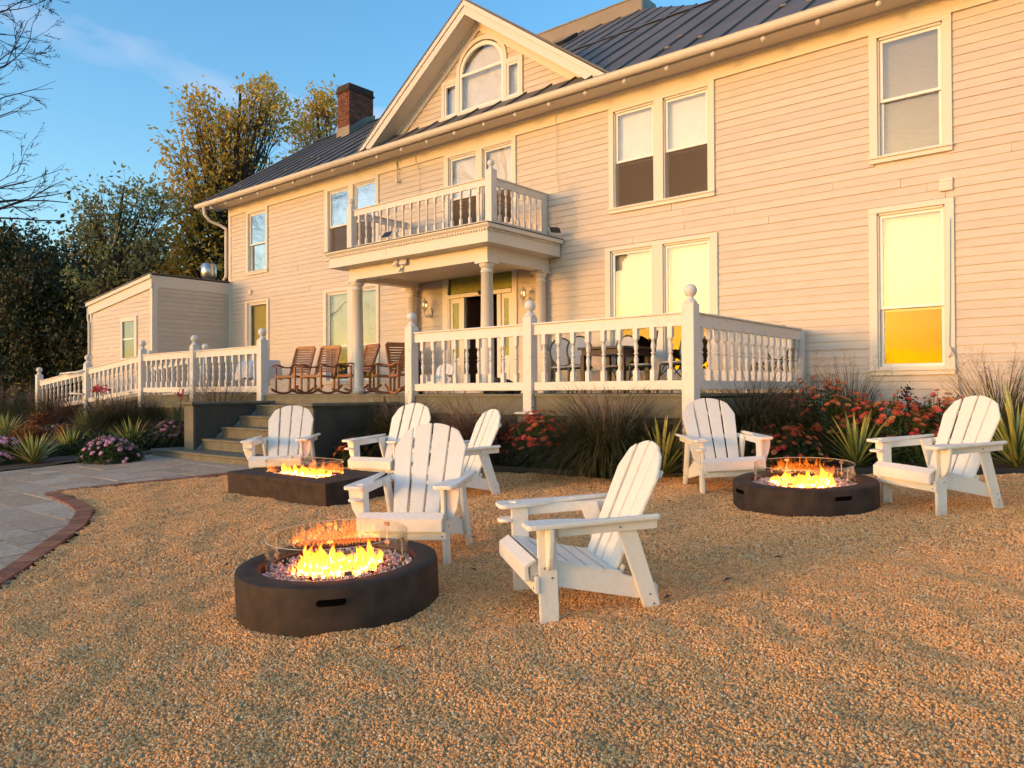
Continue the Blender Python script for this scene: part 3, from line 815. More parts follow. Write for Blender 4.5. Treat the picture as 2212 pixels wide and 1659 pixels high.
for s_ in (-1, 1):
    xa, xc = (gx0+.09, cx-.69) if s_ < 0 else (cx+.69, gx1-.09)
    for a, b, c, d_ in ((xa, xc, 7.02, 7.06), (xa, xc, 7.64, 7.68), (xa, xa+.04, 7.06, 7.64), (xc-.04, xc, 7.06, 7.64)):
        af.box(a, b, YW-.015, YW+.03, c, d_)
af.build('sash', M_['vinyl'], aw)
pnm = MB().box(cx-.545, cx+.545, YW+.012, YW+.016, 7.06, 7.74).build('pane', M_['pane'], aw)
pa = MB(); pa.prism([(cx+.54*math.cos(a), 7.795+.47*math.sin(a)) for a in np.linspace(0, math.pi, 24)], 'y', YW+.012, YW+.016); pa.build('pane', M_['pane'], aw)
bl = MB(); bl.box(gx0+.1, gx1-.1, YW+.12, YW+.13, 6.9, 8.25)
bl.build('blind', M_['blind'], aw)
for s_ in (-1, 1):
    xa, xc = (gx0+.13, cx-.73) if s_ < 0 else (cx+.73, gx1-.13)
    MB().box(xa, xc, YW+.012, YW+.016, 7.06, 7.64).build('pane', M_['pane'], aw)

# ---- windows of the long wall
def window(key, sashes, z0, z1, zm, blind=('blind', 'blind'), lower='oldpane', upper='pane', scr=False, bz=None, name='window', label=None):
    x0, x1, c0, c1 = OPEN[key]
    cas = MB()
    ct = z1+.04                                    # casing head starts
    cas.box(x0, x1, YW-.03, YW+.02, ct, c1)
    xs = [x0]+[v for s_ in sashes for v in s_]+[x1]
    for a, b in zip(xs[::2], xs[1::2]): cas.box(a, b, YW-.03, YW+.02, c0+.08, ct)
    cas.box(x0, x1, YW-.034, YW+.02, c0, c0+.08)
    w = cas.build(name, M_['trim'], house, bevel=.004)
    if label: w['label'] = label
    MB().box(x0-.01, x1+.01, YW-.06, YW-.032, c0+.062, c0+.088).build('sill', M_['trim'], w)
    jb = MB()
    for a, b in sashes:
        jb.box(a-.002, a+.02, YW+.0, YW+.11, z0, ct); jb.box(b-.02, b+.002, YW+.0, YW+.11, z0, ct)
        jb.box(a, b, YW+.0, YW+.11, ct-.03, ct); jb.box(a, b, YW+.0, YW+.11, c0+.08, z0)
    jb.build('jamb', M_['trim'], w)
    for a, b in sashes:
        a += .02; b -= .02
        f = .042
        for (za, zb, yy, mt) in ((zm-.02, z1+.01, YW+.030, upper), (z0, zm+.02, YW+.065, lower)):
            s_ = MB()
            s_.box(a, b, yy, yy+.03, za, za+f); s_.box(a, b, yy, yy+.03, zb-f, zb)
            s_.box(a, a+f, yy, yy+.03, za+f, zb-f); s_.box(b-f, b, yy, yy+.03, za+f, zb-f)
            s_.build('sash', M_['vinyl'], w, bevel=.003)
            MB().box(a+f, b-f, yy+.012, yy+.016, za+f, zb-f).build('pane', M_[mt], w)
        if scr:
            MB().box(a+f*.5, b-f*.5, YW+.040, YW+.0415, z0+.02, zm-.02).build('insect_screen', M_['mesh'], w)
        if blind[0] in ('slat', 'glow_slat'):
            vm_ = MB(); zz = zm+.0 if blind[1] is None else z0+.02
            while zz < z1:
                vm_.hexa([(a, YW+.130, zz), (b, YW+.130, zz), (b, YW+.150, zz+.012), (a, YW+.150, zz+.012), (a, YW+.130, zz+.0015), (b, YW+.130, zz+.0015), (b, YW+.150, zz+.0135), (a, YW+.150, zz+.0135)]); zz += .0245
            vm_.box(a, b, YW+.156, YW+.160, zm if blind[1] is None else z0, z1)
            vm_.build('venetian_blind', M_[blind[0]], w)['kind'] = 'stuff'
        elif blind[0]:
            MB().box(a, b, YW+.135, YW+.145, zm-.05 if blind[1] != blind[0] else z0, z1).build('blind', M_[blind[0]], w)
        if blind[1] and blind[1] != blind[0] and blind[0] not in ('slat', 'glow_slat'):
            MB().box(a, b, YW+.155, YW+.165, z0, zm).build('lower_blind', M_[blind[1]], w)
    return w
window('W1', [(-19.20, -18.34)], 4.52, 6.11, 5.29, (None, None), 'mirrorpane', 'mirrorpane')
window('W2', [(-15.60, -14.80), (-14.62, -13.80)], 4.52, 6.11, 5.27, (None, None), 'mirrorpane', 'mirrorpane', scr=True)
window('W3', [(-11.45, -10.65), (-10.49, -9.70)], 4.52, 6.11, 5.27, ('blind', None), scr=True)
window('W4', [(-7.36, -6.56), (-6.38, -5.57)], 4.46, 6.11, 5.26, ('blind', 'screen'), scr=True)
window('W5', [(-3.02, -2.21)], 4.49, 6.11, 5.27, ('slat', 'slat'))
window('W6', [(-19.24, -18.30)], 1.55, 3.66, 2.37, ('glow_slat', 'glow_slat'))
window('W7', [(-15.68, -14.84), (-14.64, -13.80)], 1.52, 3.64, 2.35, ('greenblind', None))
window('W8', [(-7.44, -6.60), (-6.40, -5.55)], 1.55, 3.66, 2.37, ('curtain', None), 'lowold', 'lowpane')
window('W9', [(-3.04, -2.20)], 1.56, 3.66, 2.38, ('curtain', None), 'lowold', 'lowpane')

# ---- entrance
ent = MB()
dx0, dx1 = -11.63, -9.59
ent.box(dx0, dx0+.16, YW-.03, YW+.02, 1.2, 3.9); ent.box(dx1-.12, dx1, YW-.03, YW+.02, 1.2, 3.9)
ent.box(dx0+.16, dx1-.12, YW-.03, YW+.02, 3.66, 3.9)
ent.box(dx0+.16, dx1-.12, YW-.05, YW+.03, 3.18, 3.26)
for a in (-11.06, -10.06): ent.box(a-.05, a+.05, YW-.02, YW+.06, 1.2, 3.18)
ent.box(dx0+.16, dx1-.12, YW-.005, YW+.02, 3.60, 3.66)
ent.box(dx0+.16, dx0+.2, YW-.02, YW+.05, 1.2, 3.18); ent.box(dx1-.16, dx1-.12, YW-.02, YW+.05, 1.2, 3.18)
ento = ent.build('entrance', M_['trim'], house, bevel=.004)
MB().box(dx0+.2, dx1-.16, YW+.02, YW+.026, 3.28, 3.60).build('transom_pane', M_['frost'], ento)
for a, b in ((dx0+.2, -11.11), (-10.01, dx1-.16)):
    p_ = MB(); p_.box(a, b, YW+.01, YW+.04, 1.2, 1.95); p_.box(a, b, YW+.01, YW+.04, 3.08, 3.18)
    p_.box(a, a+.07, YW+.01, YW+.04, 1.95, 3.08); p_.box(b-.07, b, YW+.01, YW+.04, 1.95, 3.08)
    p_.box(a+.06, b-.06, YW-.0, YW+.01, 1.35, 1.8)
    p_.build('sidelight', M_['trim'], ento)
    MB().box(a+.07, b-.07, YW+.02, YW+.026, 1.95, 3.08).build('sidelight_pane', M_['frost'], ento)
dl = MB(); dl.box(0, .9, 0, .045, 0, 1.95)
dlo = dl.build('door', M_['dkwood'], ento, T(-11.0, YW+.08, 1.22) @ RZ(R(72)), bevel=.004)
MB().tube([(.84, -.03, .95), (.84, .075, .95)], .022, 8).build('door_knob', M_['clip'], dlo, T(-11.0, YW+.08, 1.22) @ RZ(R(72)))
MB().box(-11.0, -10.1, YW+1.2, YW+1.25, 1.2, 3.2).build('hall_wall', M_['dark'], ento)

# ---- portico
pxa, pxb, pya = -12.55, -8.79, 9.77
pt = MB(); pt.box(pxa, pxb, pya, pya+.24, 3.49, 3.75); pt.box(pxa, pxa+.22, pya+.24, YW-.02, 3.49, 3.75); pt.box(pxb-.22, pxb, pya+.24, YW-.02, 3.49, 3.75)
pto = pt.build('portico', M_['trim'], house, bevel=.006)
fc = MB(); fx0, fx1, fy0 = -12.83, -8.53, 9.49
fc.box(fx0, fx1, fy0, YW-.03, 3.73, 3.95)
fc.box(fx0-.02, fx1+.02, fy0-.02, YW-.03, 3.95, 3.965)
fc.prism([(fy0-.02, 3.965), (fy0-.07, 4.01), (fy0-.07, 4.035), (YW-.03, 4.035), (YW-.03, 3.965)], 'x', fx0-.07, fx1+.07)
fc.build('portico_cornice', M_['trim'], pto, bevel=.003)
MB().box(pxa+.22, pxb-.22, pya+.24, YW-.03, 3.60, 3.62).build('portico_ceiling', M_['trim'], pto)
MB().box(fx0-.08, fx1+.08, fy0-.08, YW-.03, 4.036, 4.05).build('balcony_floor', M_['dkolive'], pto)
dt = MB().box(-.016, .016, -.02, .0, -.02, .02).mesh('dentil', M_['trim'])
dts = MB(); n = 0
i = 0
xx = fx0+.02
while xx < fx1:
    dts.box(xx-.016, xx+.016, fy0-.035, fy0-.0, 3.925, 3.955); xx += .062
yy = fy0+.04
while yy < YW-.1:
    dts.box(fx1, fx1+.035, yy-.016, yy+.016, 3.925, 3.955); yy += .062
dts.build('dentil_moulding', M_['trim'], pto)
def column(x, y, z0, z1, r0, r1, nm='column'):
    h = z1-z0
    m = MB(); m.lathe([(r0*1.22, 0), (r0*1.22, .04), (r0*1.3, .05), (r0*1.3, .085), (r0*1.08, .10), (r0, .14), (r0, h*.33), (r1, h-.20), (r1*1.12, h-.195), (r1*1.12, h-.175), (r1, h-.17), (r1, h-.12), (r1*1.15, h-.11), (r1*1.35, h-.06), (r1*1.35, h-.045)], 28)
    o = m.build(nm, M_['trim'], pto, T(x, y, z0))
    for p in o.data.polygons: p.use_smooth = len(p.vertices) == 4 and abs(p.normal.z) < .7
    w = r1*1.5
    MB().box(-w, w, -w, w, h-.045, h).build('abacus', M_['trim'], o, T(x, y, z0))
    return o
column(pxa+.12, pya+.12, 1.205, 3.49, .118, .10); column(pxb-.12, pya+.12, 1.205, 3.49, .118, .10)
column(pxa+.10, YW-.13, 1.205, 3.49, .10, .09); column(pxb-.12, YW-.13, 1.205, 3.49, .10, .09)
pe = MB(); pe.box(-9.10, -8.72, 11.22, 11.50, 1.205, 1.98)
peo = pe.build('louvred_box', M_['trim'], pto)
for i in range(12): MB().box(-9.11, -8.71, 11.205, 11.22, 1.26+i*.06, 1.295+i*.06).build('louvre', M_['trim'], peo)

# ---- turned balusters, posts, rails
def baluster_mesh(h, w, bt, bb):
    m = MB(); m.box(-w/2, w/2, -w/2, w/2, 0, bb); m.box(-w/2, w/2, -w/2, w/2, h-bt, h)
    L_ = h-bt-bb; r = w/2
    pr = [(r*.55, 0), (r*.85, .02), (r*.95, .04), (r*.55, .07), (r*.6, .10), (r*.95, .30), (r*.98, .36), (r*.6, .47), (r*.5, .50), (r*.95, .52), (r*.95, .56), (r*.5, .58), (r*.62, .62), (r*.98, .74), (r*.9, .80), (r*.5, .93), (r*.85, .95), (r*.85, .98), (r*.55, 1.0)]
    m.lathe([(a, bb+b*L_) for a, b in pr], 10)
    me = m.mesh('baluster', M_['rail'])
    for p in me.polygons: p.use_smooth = (len(p.vertices) == 4 and p.area < (w*.9)**2*.6 and abs(p.normal.z) < .8 and max(abs(p.normal.x), abs(p.normal.y)) < .9999)
    return me
def post_mesh(h, w, ball, name='post'):
    return MB().box(-w/2, w/2, -w/2, w/2, 0, h).mesh(name, M_['rail'], bevel=.006)
def ball_mesh(r, w):
    m = MB(); pr = [(w*.46, 0), (w*.46, r*.15), (w*.38, r*.4), (r*.55, r*.7), (r*.45, r*.85), (r*.5, r*.95)]
    pr += [(r*math.cos(a), r*1.85+r*math.sin(a)) for a in np.linspace(-1.05, 1.5, 11)]
    m.lathe(pr, 20)
    return m.mesh('ball_finial', M_['rail'], smooth=True)
BAL = baluster_mesh(.62, .059, .13, .13)
BAL2 = baluster_mesh(.66, .045, .12, .12)
BALL = ball_mesh(.078, .17)
BALL2 = ball_mesh(.062, .12)

def railing(o, a, b, n, ztop_a, ztop_b, th, rh, zb_a, zb_b, bal, w=.045, slope_bal=True):
    """rails from a to b (xy); top of the top rail at ztop, bottom rail top at zb"""
    (ax, ay), (bx_, by_) = a, b
    MB().bar((ax, ay, ztop_a-rh/2), (bx_, by_, ztop_b-rh/2), w, rh).build('top_rail', M_['rail'], o, bevel=.005)
    MB().bar((ax, ay, ztop_a+.008), (bx_, by_, ztop_b+.008), w+.05, .022).build('cap_rail', M_['rail'], o, bevel=.004)
    MB().bar((ax, ay, zb_a-.055), (bx_, by_, zb_b-.055), w, .11).build('bottom_rail', M_['rail'], o, bevel=.005)
    h0 = ztop_a-rh-zb_a
    ra = math.atan2(by_-ay, bx_-ax)
    for i in range(n):
        t = (i+.75)/(n+.5)
        x = ax+(bx_-ax)*t; y = ay+(by_-ay)*t; z = zb_a+(zb_b-zb_a)*t
        inst('baluster', bal, o, T(x, y, z-.006) @ RZ(ra+rr.uniform(-.03, .03)) @ SC(1, 1, (h0+.012)/(.62 if bal is BAL else .66)))
def post(o, x, y, z0, z1, w=.15, ball=BALL):
    p = MB().box(-w/2, w/2, -w/2, w/2, 0, z1-z0).build('post', M_['rail'], o, T(x, y, z0), bevel=.006)
    if ball is not None: inst('ball_finial', ball, p, T(x, y, z1))
    return p

# balcony rail (part of the house)
br = MB().box(-12.78, -12.76, 9.93, 9.95, 4.05, 4.06).build('balcony_railing', M_['rail'], house)
bz0, bz1 = 4.22, 4.94
railing(br, (-12.60, 9.95), (-8.98, 9.95), 16, bz1, bz1, .03, .12, bz0, bz0, BAL2, .035)
railing(br, (-8.86, 10.05), (-8.86, YW-.04), 8, bz1, bz1, .03, .12, bz0, bz0, BAL2, .035)
railing(br, (-12.70, 10.05), (-12.70, YW-.04), 8, bz1, bz1, .03, .12, bz0, bz0, BAL2, .035)
post(br, -12.68, 9.95, 4.05, 5.03, .15, BALL2); post(br, -8.86, 9.95, 4.05, 5.08, .15, BALL2)
MB().box(-8.91, -8.83, YW-.14, YW-.02, 4.05, 4.95).build('wall_post', M_['rail'], br)

# ---- annex at the left end
ann = MB(); AX0, AX1, AY = -24.15, -20.22, 9.35
ann.prism([(AX0, .2), (AX1, .2), (AX1, 4.30), (AX0, 3.85)], 'y', AY+.02, YW+2.5)
annx = ann.build('annex', M_['paint'], house)
nb = 0
z = .9
ah = [(-22.0, -21.2, 2.15, 3.25)]
while z < 4.0:
    xl = AX0 if z+EXP < 3.52 else AX0+(z+EXP-3.52)/(.45/3.93)*1.0
    xl = min(xl, AX1-.2)
    for a, b in free(xl, AX1, z+.01, z+EXP-.01, ah):
        inst('clapboard', CB, annx, T(a, AY+.02, z) @ SC(b-a, 1, 1))
    z += EXP
CBX = MB().prism([(0, 0), (.017, 0), (.005, EXP+.012), (0, EXP+.012)], 'y', 0, 1).mesh('clapboard', M_['paint'])
z = .9
while z < 4.0:
    inst('clapboard', CBX, annx, T(AX1, AY+.02, z) @ SC(1, YW-AY-.03, 1)); z += EXP
tr = MB(); tr.box(AX1-.11, AX1+.02, AY-.012, AY+.018, .3, 4.02); tr.box(AX1+.003, AX1+.022, AY+.018, AY+.13, .3, 4.02); tr.box(AX0-.01, AX0+.1, AY-.012, AY+.018, .3, 3.6)
tr.build('corner_board', M_['trim'], annx)
fr = MB(); fr.prism([(AX0-.12, 3.55), (AX1+.02, 4.0), (AX1+.02, 4.33), (AX0-.12, 3.88)], 'y', AY-.03, AY+.015)
fr.prism([(AX0-.16, 3.80), (AX1+.05, 4.255), (AX1+.05, 4.35), (AX0-.16, 3.895)], 'y', AY-.08, AY-.03)
fr.box(AX1+.001, AX1+.026, AY+.015, YW-.0, 4.02, 4.33)
fr.build('rake_trim', M_['trim'], annx)
MB().prism([(AX0-.2, 3.90), (AX1+.07, 4.36), (AX1+.07, 4.385), (AX0-.2, 3.925)], 'y', AY-.1, YW+2.6).build('annex_roof', M_['roof'], annx)
aww = MB(); aww.box(-22.06, -21.95, AY-.03, AY+.02, 2.1, 3.32); aww.box(-21.22, -21.08, AY-.03, AY+.02, 2.1, 3.32); aww.box(-21.95, -21.22, AY-.03, AY+.02, 3.20, 3.32); aww.box(-21.95, -21.22, AY-.035, AY+.02, 2.1, 2.2)
awo = aww.build('window', M_['trim'], annx)
MB().box(-21.95, -21.22, AY+.0, AY+.008, 2.2, 3.2).build('pane', M_['oldpane'], awo)
MB().box(-21.95, -21.22, AY+.009, AY+.015, 2.2, 3.2).build('blind', M_['screen'], awo)
MB().box(-21.95, -21.22, AY-.01, AY+.001, 2.70, 2.74).build('sash', M_['vinyl'], awo)

# downspouts
ds = MB(); ds.tube([(-20.55, 10.95, 6.45), (-20.55, 10.97, 6.25), (-20.50, 11.1, 6.08), (-20.42, 11.4, 5.98), (-20.30, YW-.05, 5.88), (-20.30, YW-.05, 5.7), (-20.30, YW-.05, 4.55), (-20.35, YW-.10, 4.42)], .042, 10)
ds.build('downspout', M_['trim'], house, smooth=True)
ds = MB(); ds.tube([(AX0-.12, AY-.02, 3.75), (AX0-.10, AY-.03, 3.45), (AX0+.02, AY-.05, 3.3), (AX0+.03, AY-.05, .5)], .035, 8)
ds.build('downspout', M_['trim'], house, smooth=True)

# ---- chimney
ch = MB(); CX0, CX1, CY0, CY1, CT = -18.66, -18.10, 14.12, 15.02, 10.27
ch.box(CX0+.012, CX1-.012, CY0+.012, CY1-.012, 8.2, CT-.05)
cho = ch.build('chimney', M_['mortar'], house)
bw, bh, gp_ = .19, .066, .012
def bmesh_(l, d_): return MB().box(0, l, 0, d_, 0, bh-gp_).mesh('brick', M_['brick'], bevel=.003)
bk = bmesh_(bw-gp_, .09)
z = 8.5; row = 0
while z < CT-.20:
    ofs = 0 if row % 2 else -bw/2
    for (o0, axis) in (((CX0, CY0), 'x'), ((CX1, CY0), 'y')):
        L_ = (CX1-CX0) if axis == 'x' else (CY1-CY0)
        t = ofs
        while t < L_-.01:
            a = max(t, 0); b = min(t+bw-gp_, L_)
            if b-a > .02:
                zz = z; yy0 = CY0 if axis == 'x' else CY0+a
                if zz > roofz(yy0)+.10:
                    j = rr.uniform(-.004, .004)
                    if axis == 'x': M = T(CX0+a, CY0+j, zz) @ SC((b-a)/(bw-gp_), 1, 1)
                    else: M = T(CX1+j, CY0+a, zz) @ RZ(math.pi/2) @ SC((b-a)/(bw-gp_), 1, 1)
                    inst('brick', bk, cho, M)
            t += bw
    z += bh; row += 1
cc_ = MB(); cc_.box(CX0-.035, CX1+.035, CY0-.035, CY1+.035, CT-.20, CT-.14); cc_.box(CX0-.01, CX1+.01, CY0-.01, CY1+.01, CT-.14, CT+.02); cc_.box(CX0+.05, CX1-.08, CY0+.05, CY0+.5, CT+.02, CT+.06)
cc_.build('chimney_crown', M_['soot'], cho, bevel=.012)
fl = MB(); fl.box(CX0-.02, CX1+.02, CY0-.02, CY0+.01, roofz(CY0)-.05, roofz(CY0)+.26)
fl.build('front_flashing', M_['parapet'], cho)
fl = MB(); fl.prism([(CY0, roofz(CY0)-.1), (CY1+.05, roofz(CY1)-.1), (CY1+.05, roofz(CY1)+.18), (CY1-.35, roofz(CY1-.35)+.25), (CY0, roofz(CY0)+.22)], 'x', CX1, CX1+.02)
fl.build('side_flashing', M_['flash'], cho)

# exhaust vent on the annex roof
o = MB().lathe([(.10, 0), (.10, .1), (.16, .16), (.21, .22), (.21, .50), (.19, .52), (.19, .56), (.17, .58)], 24).build('exhaust_vent', M_['steel'], None, T(-20.75, 11.2, 4.33), smooth=True)
tag(o, 'round shiny metal exhaust vent on the annex roof beside the downspout', 'vent')

# ================================================================== DECK
DZ = 1.205
DX0, DX1, DYF = -17.8, -4.05, 8.0
deck = thing('deck', 'olive painted wooden deck along the front of the house with dark skirting', 'deck', (-10, 9.8, G(9.8)))
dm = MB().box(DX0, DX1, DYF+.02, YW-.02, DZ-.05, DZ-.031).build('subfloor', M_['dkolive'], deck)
bw_ = .138; y = DYF-.03
bme = MB().box(0, 1, 0, bw_-.006, -.03, 0).mesh('deck_board', M_['olive'])
while y+bw_ < YW:
    x = DX0
    while x < DX1-.01:
        L_ = min(rr.choice([3.6, 4.2, 4.8]), DX1-x)
        if DX1-(x+L_) < .8: L_ = DX1-x
        inst('deck_board', bme, deck, T(x+.002, y, DZ) @ SC(L_-.004, 1, 1)); x += L_
    y += bw_
MB().box(DX0, -12.95, DYF, DYF+.04, DZ-.28, DZ-.031).build('rim_joist', M_['olive'], deck)
MB().box(-8.95, DX1, DYF, DYF+.04, DZ-.28, DZ-.031).build('rim_joist', M_['olive'], deck)
MB().box(DX1-.04, DX1, DYF+.04, YW-.03, DZ-.28, DZ-.031).build('rim_joist', M_['olive'], deck)
MB().box(-12.95, -8.95, DYF, DYF+.04, DZ-.2, DZ-.031).build('rim_joist', M_['step'], deck)
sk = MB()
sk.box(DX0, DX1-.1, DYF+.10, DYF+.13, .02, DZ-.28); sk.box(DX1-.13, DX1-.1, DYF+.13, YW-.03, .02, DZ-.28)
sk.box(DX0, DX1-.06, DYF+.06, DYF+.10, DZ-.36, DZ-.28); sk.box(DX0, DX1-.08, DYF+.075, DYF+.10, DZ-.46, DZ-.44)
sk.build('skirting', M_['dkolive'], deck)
for a, b in ((-8.9, -7.0), (-6.9, -5.6), (-5.5, -4.2)):
    MB().box(a, b, DYF+.085, DYF+.10, .2, DZ-.50).build('skirting_panel', M_['olive'], deck)

# stairs
stairs = thing('stairs', 'wide olive painted wooden stairs with solid cheek walls leading up to the deck', 'stairs', (-10.8, 6.3, G(6.3)))
SX0, SX1 = -12.45, -9.38
ty = [6.12, 6.58, 6.93, 7.27, 7.60]; tz = [.29, .47, .655, .84, 1.025]
MB().box(-13.28, -8.85, ty[0]+.02, 7.98, G(6.1)-.1, tz[0]-.04).build('platform_base', M_['step'], stairs, bevel=.004)
MB().box(-13.30, -8.83, ty[0], ty[1]+.05, tz[0]-.039, tz[0]).build('tread', M_['step'], stairs, bevel=.006)
for i in range(1, 5):
    y1 = ty[i+1] if i < 4 else 7.97
    MB().box(SX0+.002, SX1-.002, ty[i]+.02, ty[i]+.045, tz[i-1]+.001, tz[i]-.039).build('riser', M_['step'], stairs)
    MB().box(SX0+.002, SX1-.002, ty[i], y1+.03, tz[i]-.038, tz[i]).build('tread', M_['step'], stairs, bevel=.006)
MB().box(SX0, SX1, 7.97, 7.995, 1.03, DZ-.04).build('riser', M_['step'], stairs)
bk_ = MB().prism([(0, 0), (.0, .10), (-.10, 0)], 'x', 0, .03).mesh('stair_bracket', mat('zinc_bracket', (.35, .38, .42), .4, metal=.6))
for i in range(1, 6):
    yy = ty[i] if i < 5 else 7.97
    inst('stair_bracket', bk_, stairs, T(SX0+.002, yy+.015, tz[i-1]+.002))
for x0, x1, yf in ((-12.75, -12.45, 6.44), (-9.38, -9.08, 6.44)):
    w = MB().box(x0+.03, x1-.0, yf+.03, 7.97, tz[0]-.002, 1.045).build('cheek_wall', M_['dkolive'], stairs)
    MB().box(x0, x1+.002, yf, yf+.028, tz[0]+.001, 1.045).build('end_board', M_['step'], w)
    MB().box(x0-.04, x1+.035, yf-.04, 7.99, 1.046, 1.09).build('cheek_cap', M_['step'], w, bevel=.008)
    MB().box(x0-.02, x1+.015, yf-.02, 7.97, 1.02, 1.0455).build('cap_moulding', M_['dkolive'], w)

# deck railings
RT, RB = 2.125, 1.365
def RAILT(x): return RT if x > -17.8 else RT+(x+17.8)*.082
r1 = thing('porch_railing', 'white baluster railing along the deck front, right of the stairs', 'railing', (-6.4, 8.0, DZ))
for a, b in ((-8.68, -6.51), (-6.37, -4.18)):
    railing(r1, (a, 8.0), (b, 8.0), 9, RT, RT, .03, .14, RB, RB, BAL)
post(r1, -8.76, 8.0, .85, 2.235, .15)
p_ = post(r1, -6.44, 8.0, .97, 2.235, .145)
post(r1, -4.10, 8.0, .24, 2.235, .155)
MB().box(-6.60, -6.28, 7.86, 8.14, .945, .97).build('post_base', M_['rail'], p_)
MB().box(-6.56, -6.32, 7.88, 7.995, .83, .944).build('corbel', M_['olive'], p_)
r2_ = thing('porch_railing', 'white baluster railing closing the right end of the deck, running back to the wall', 'railing', (-4.1, 9.8, DZ))
railing(r2_, (-4.10, 8.09), (-4.10, YW-.1), 15, RT, RT, .03, .15, RB, RB, BAL)
MB().box(-4.16, -4.04, YW-.12, YW-.02, DZ, RT+.0).build('wall_post', M_['rail'], r2_)
r3 = thing('porch_railing', 'white turned baluster railing left of the stairs in front of the cloth covered table', 'railing', (-15.3, 8.0, DZ))
for a, b in ((-17.70, -15.48), (-15.32, -12.94)):
    railing(r3, (a, 8.0), (b, 8.0), 9, RT-.03, RT-.02, .03, .13, RB, RB, BAL)
post(r3, -12.86, 8.0, .98, 2.225, .155); post(r3, -15.40, 8.0, .85, 2.225, .15); post(r3, -17.78, 8.0, .25, 2.225, .15)
r4 = thing('ramp_railing', 'white baluster railing sloping down beside the access ramp behind the garden bed', 'railing', (-21, 8.0, .6))
def rz_(x): return -.082*(-17.78-x)
for a, b in ((-20.74, -17.86), (-24.08, -20.90)):
    railing(r4, (a, 8.0), (b, 8.0), 11, RT-.03+rz_(a), RT-.03+rz_(b), .03, .13, RB+rz_(a), RB+rz_(b), BAL)
post(r4, -20.82, 8.0, .3, 2.0, .16); post(r4, -24.16, 8.0, .25, 1.76, .16)
hr = MB(); hr.tube([(-20.78, 7.80, 1.62), (-21.9, 7.78, 1.60), (-21.9, 7.78, 1.25), (-20.9, 7.82, 1.25)], .022, 8)
hr = MB(); hr.tube([(-20.82, 7.90, 1.80), (-21.0, 7.80, 1.78), (-22.0, 7.78, 1.76), (-22.03, 7.78, 1.72)], .022, 8); hr.tube([(-20.82, 7.90, 1.22), (-21.2, 7.80, 1.24), (-21.4, 7.78, 1.24)], .022, 8)
hr.build('handrail', M_['rail'], r4, smooth=True)
r5 = thing('ramp_railing', 'white railing along the back of the ramp, seen through the front balusters', 'railing', (-19, 9.25, DZ))
for a, b in ((-20.05, -17.35),):
    railing(r5, (a, 9.25), (b, 9.25), 10, RT-.22, RT-.02, .03, .1, RB-.2, RB, BAL)
post(r5, -17.30, 9.25, 1.0, 2.18, .13); post(r5, -20.16, 9.25, .9, 2.14, .13)
hr = MB(); hr.tube([(-20.0, 8.2, 1.62), (-17.9, 8.2, 1.86), (-16.2, 8.2, 1.95), (-16.0, 8.2, 1.93)], .02, 8)
o = hr.build('handrail', M_['rail'], r5, smooth=True)
rp = MB(); rp.hexa([(-24.4, 8.05, .55), (-17.8, 8.05, 1.12), (-17.8, 9.3, 1.12), (-24.4, 9.3, .55), (-24.4, 8.05, .62), (-17.8, 8.05, 1.20), (-17.8, 9.3, 1.20), (-24.4, 9.3, .62)])
rp.box(-24.3, -17.8, 8.12, 8.15, .1, .56)
o = rp.build('access_ramp', M_['olive']); tag(o, 'olive boarded access ramp rising behind the garden bed to the deck', 'ramp')

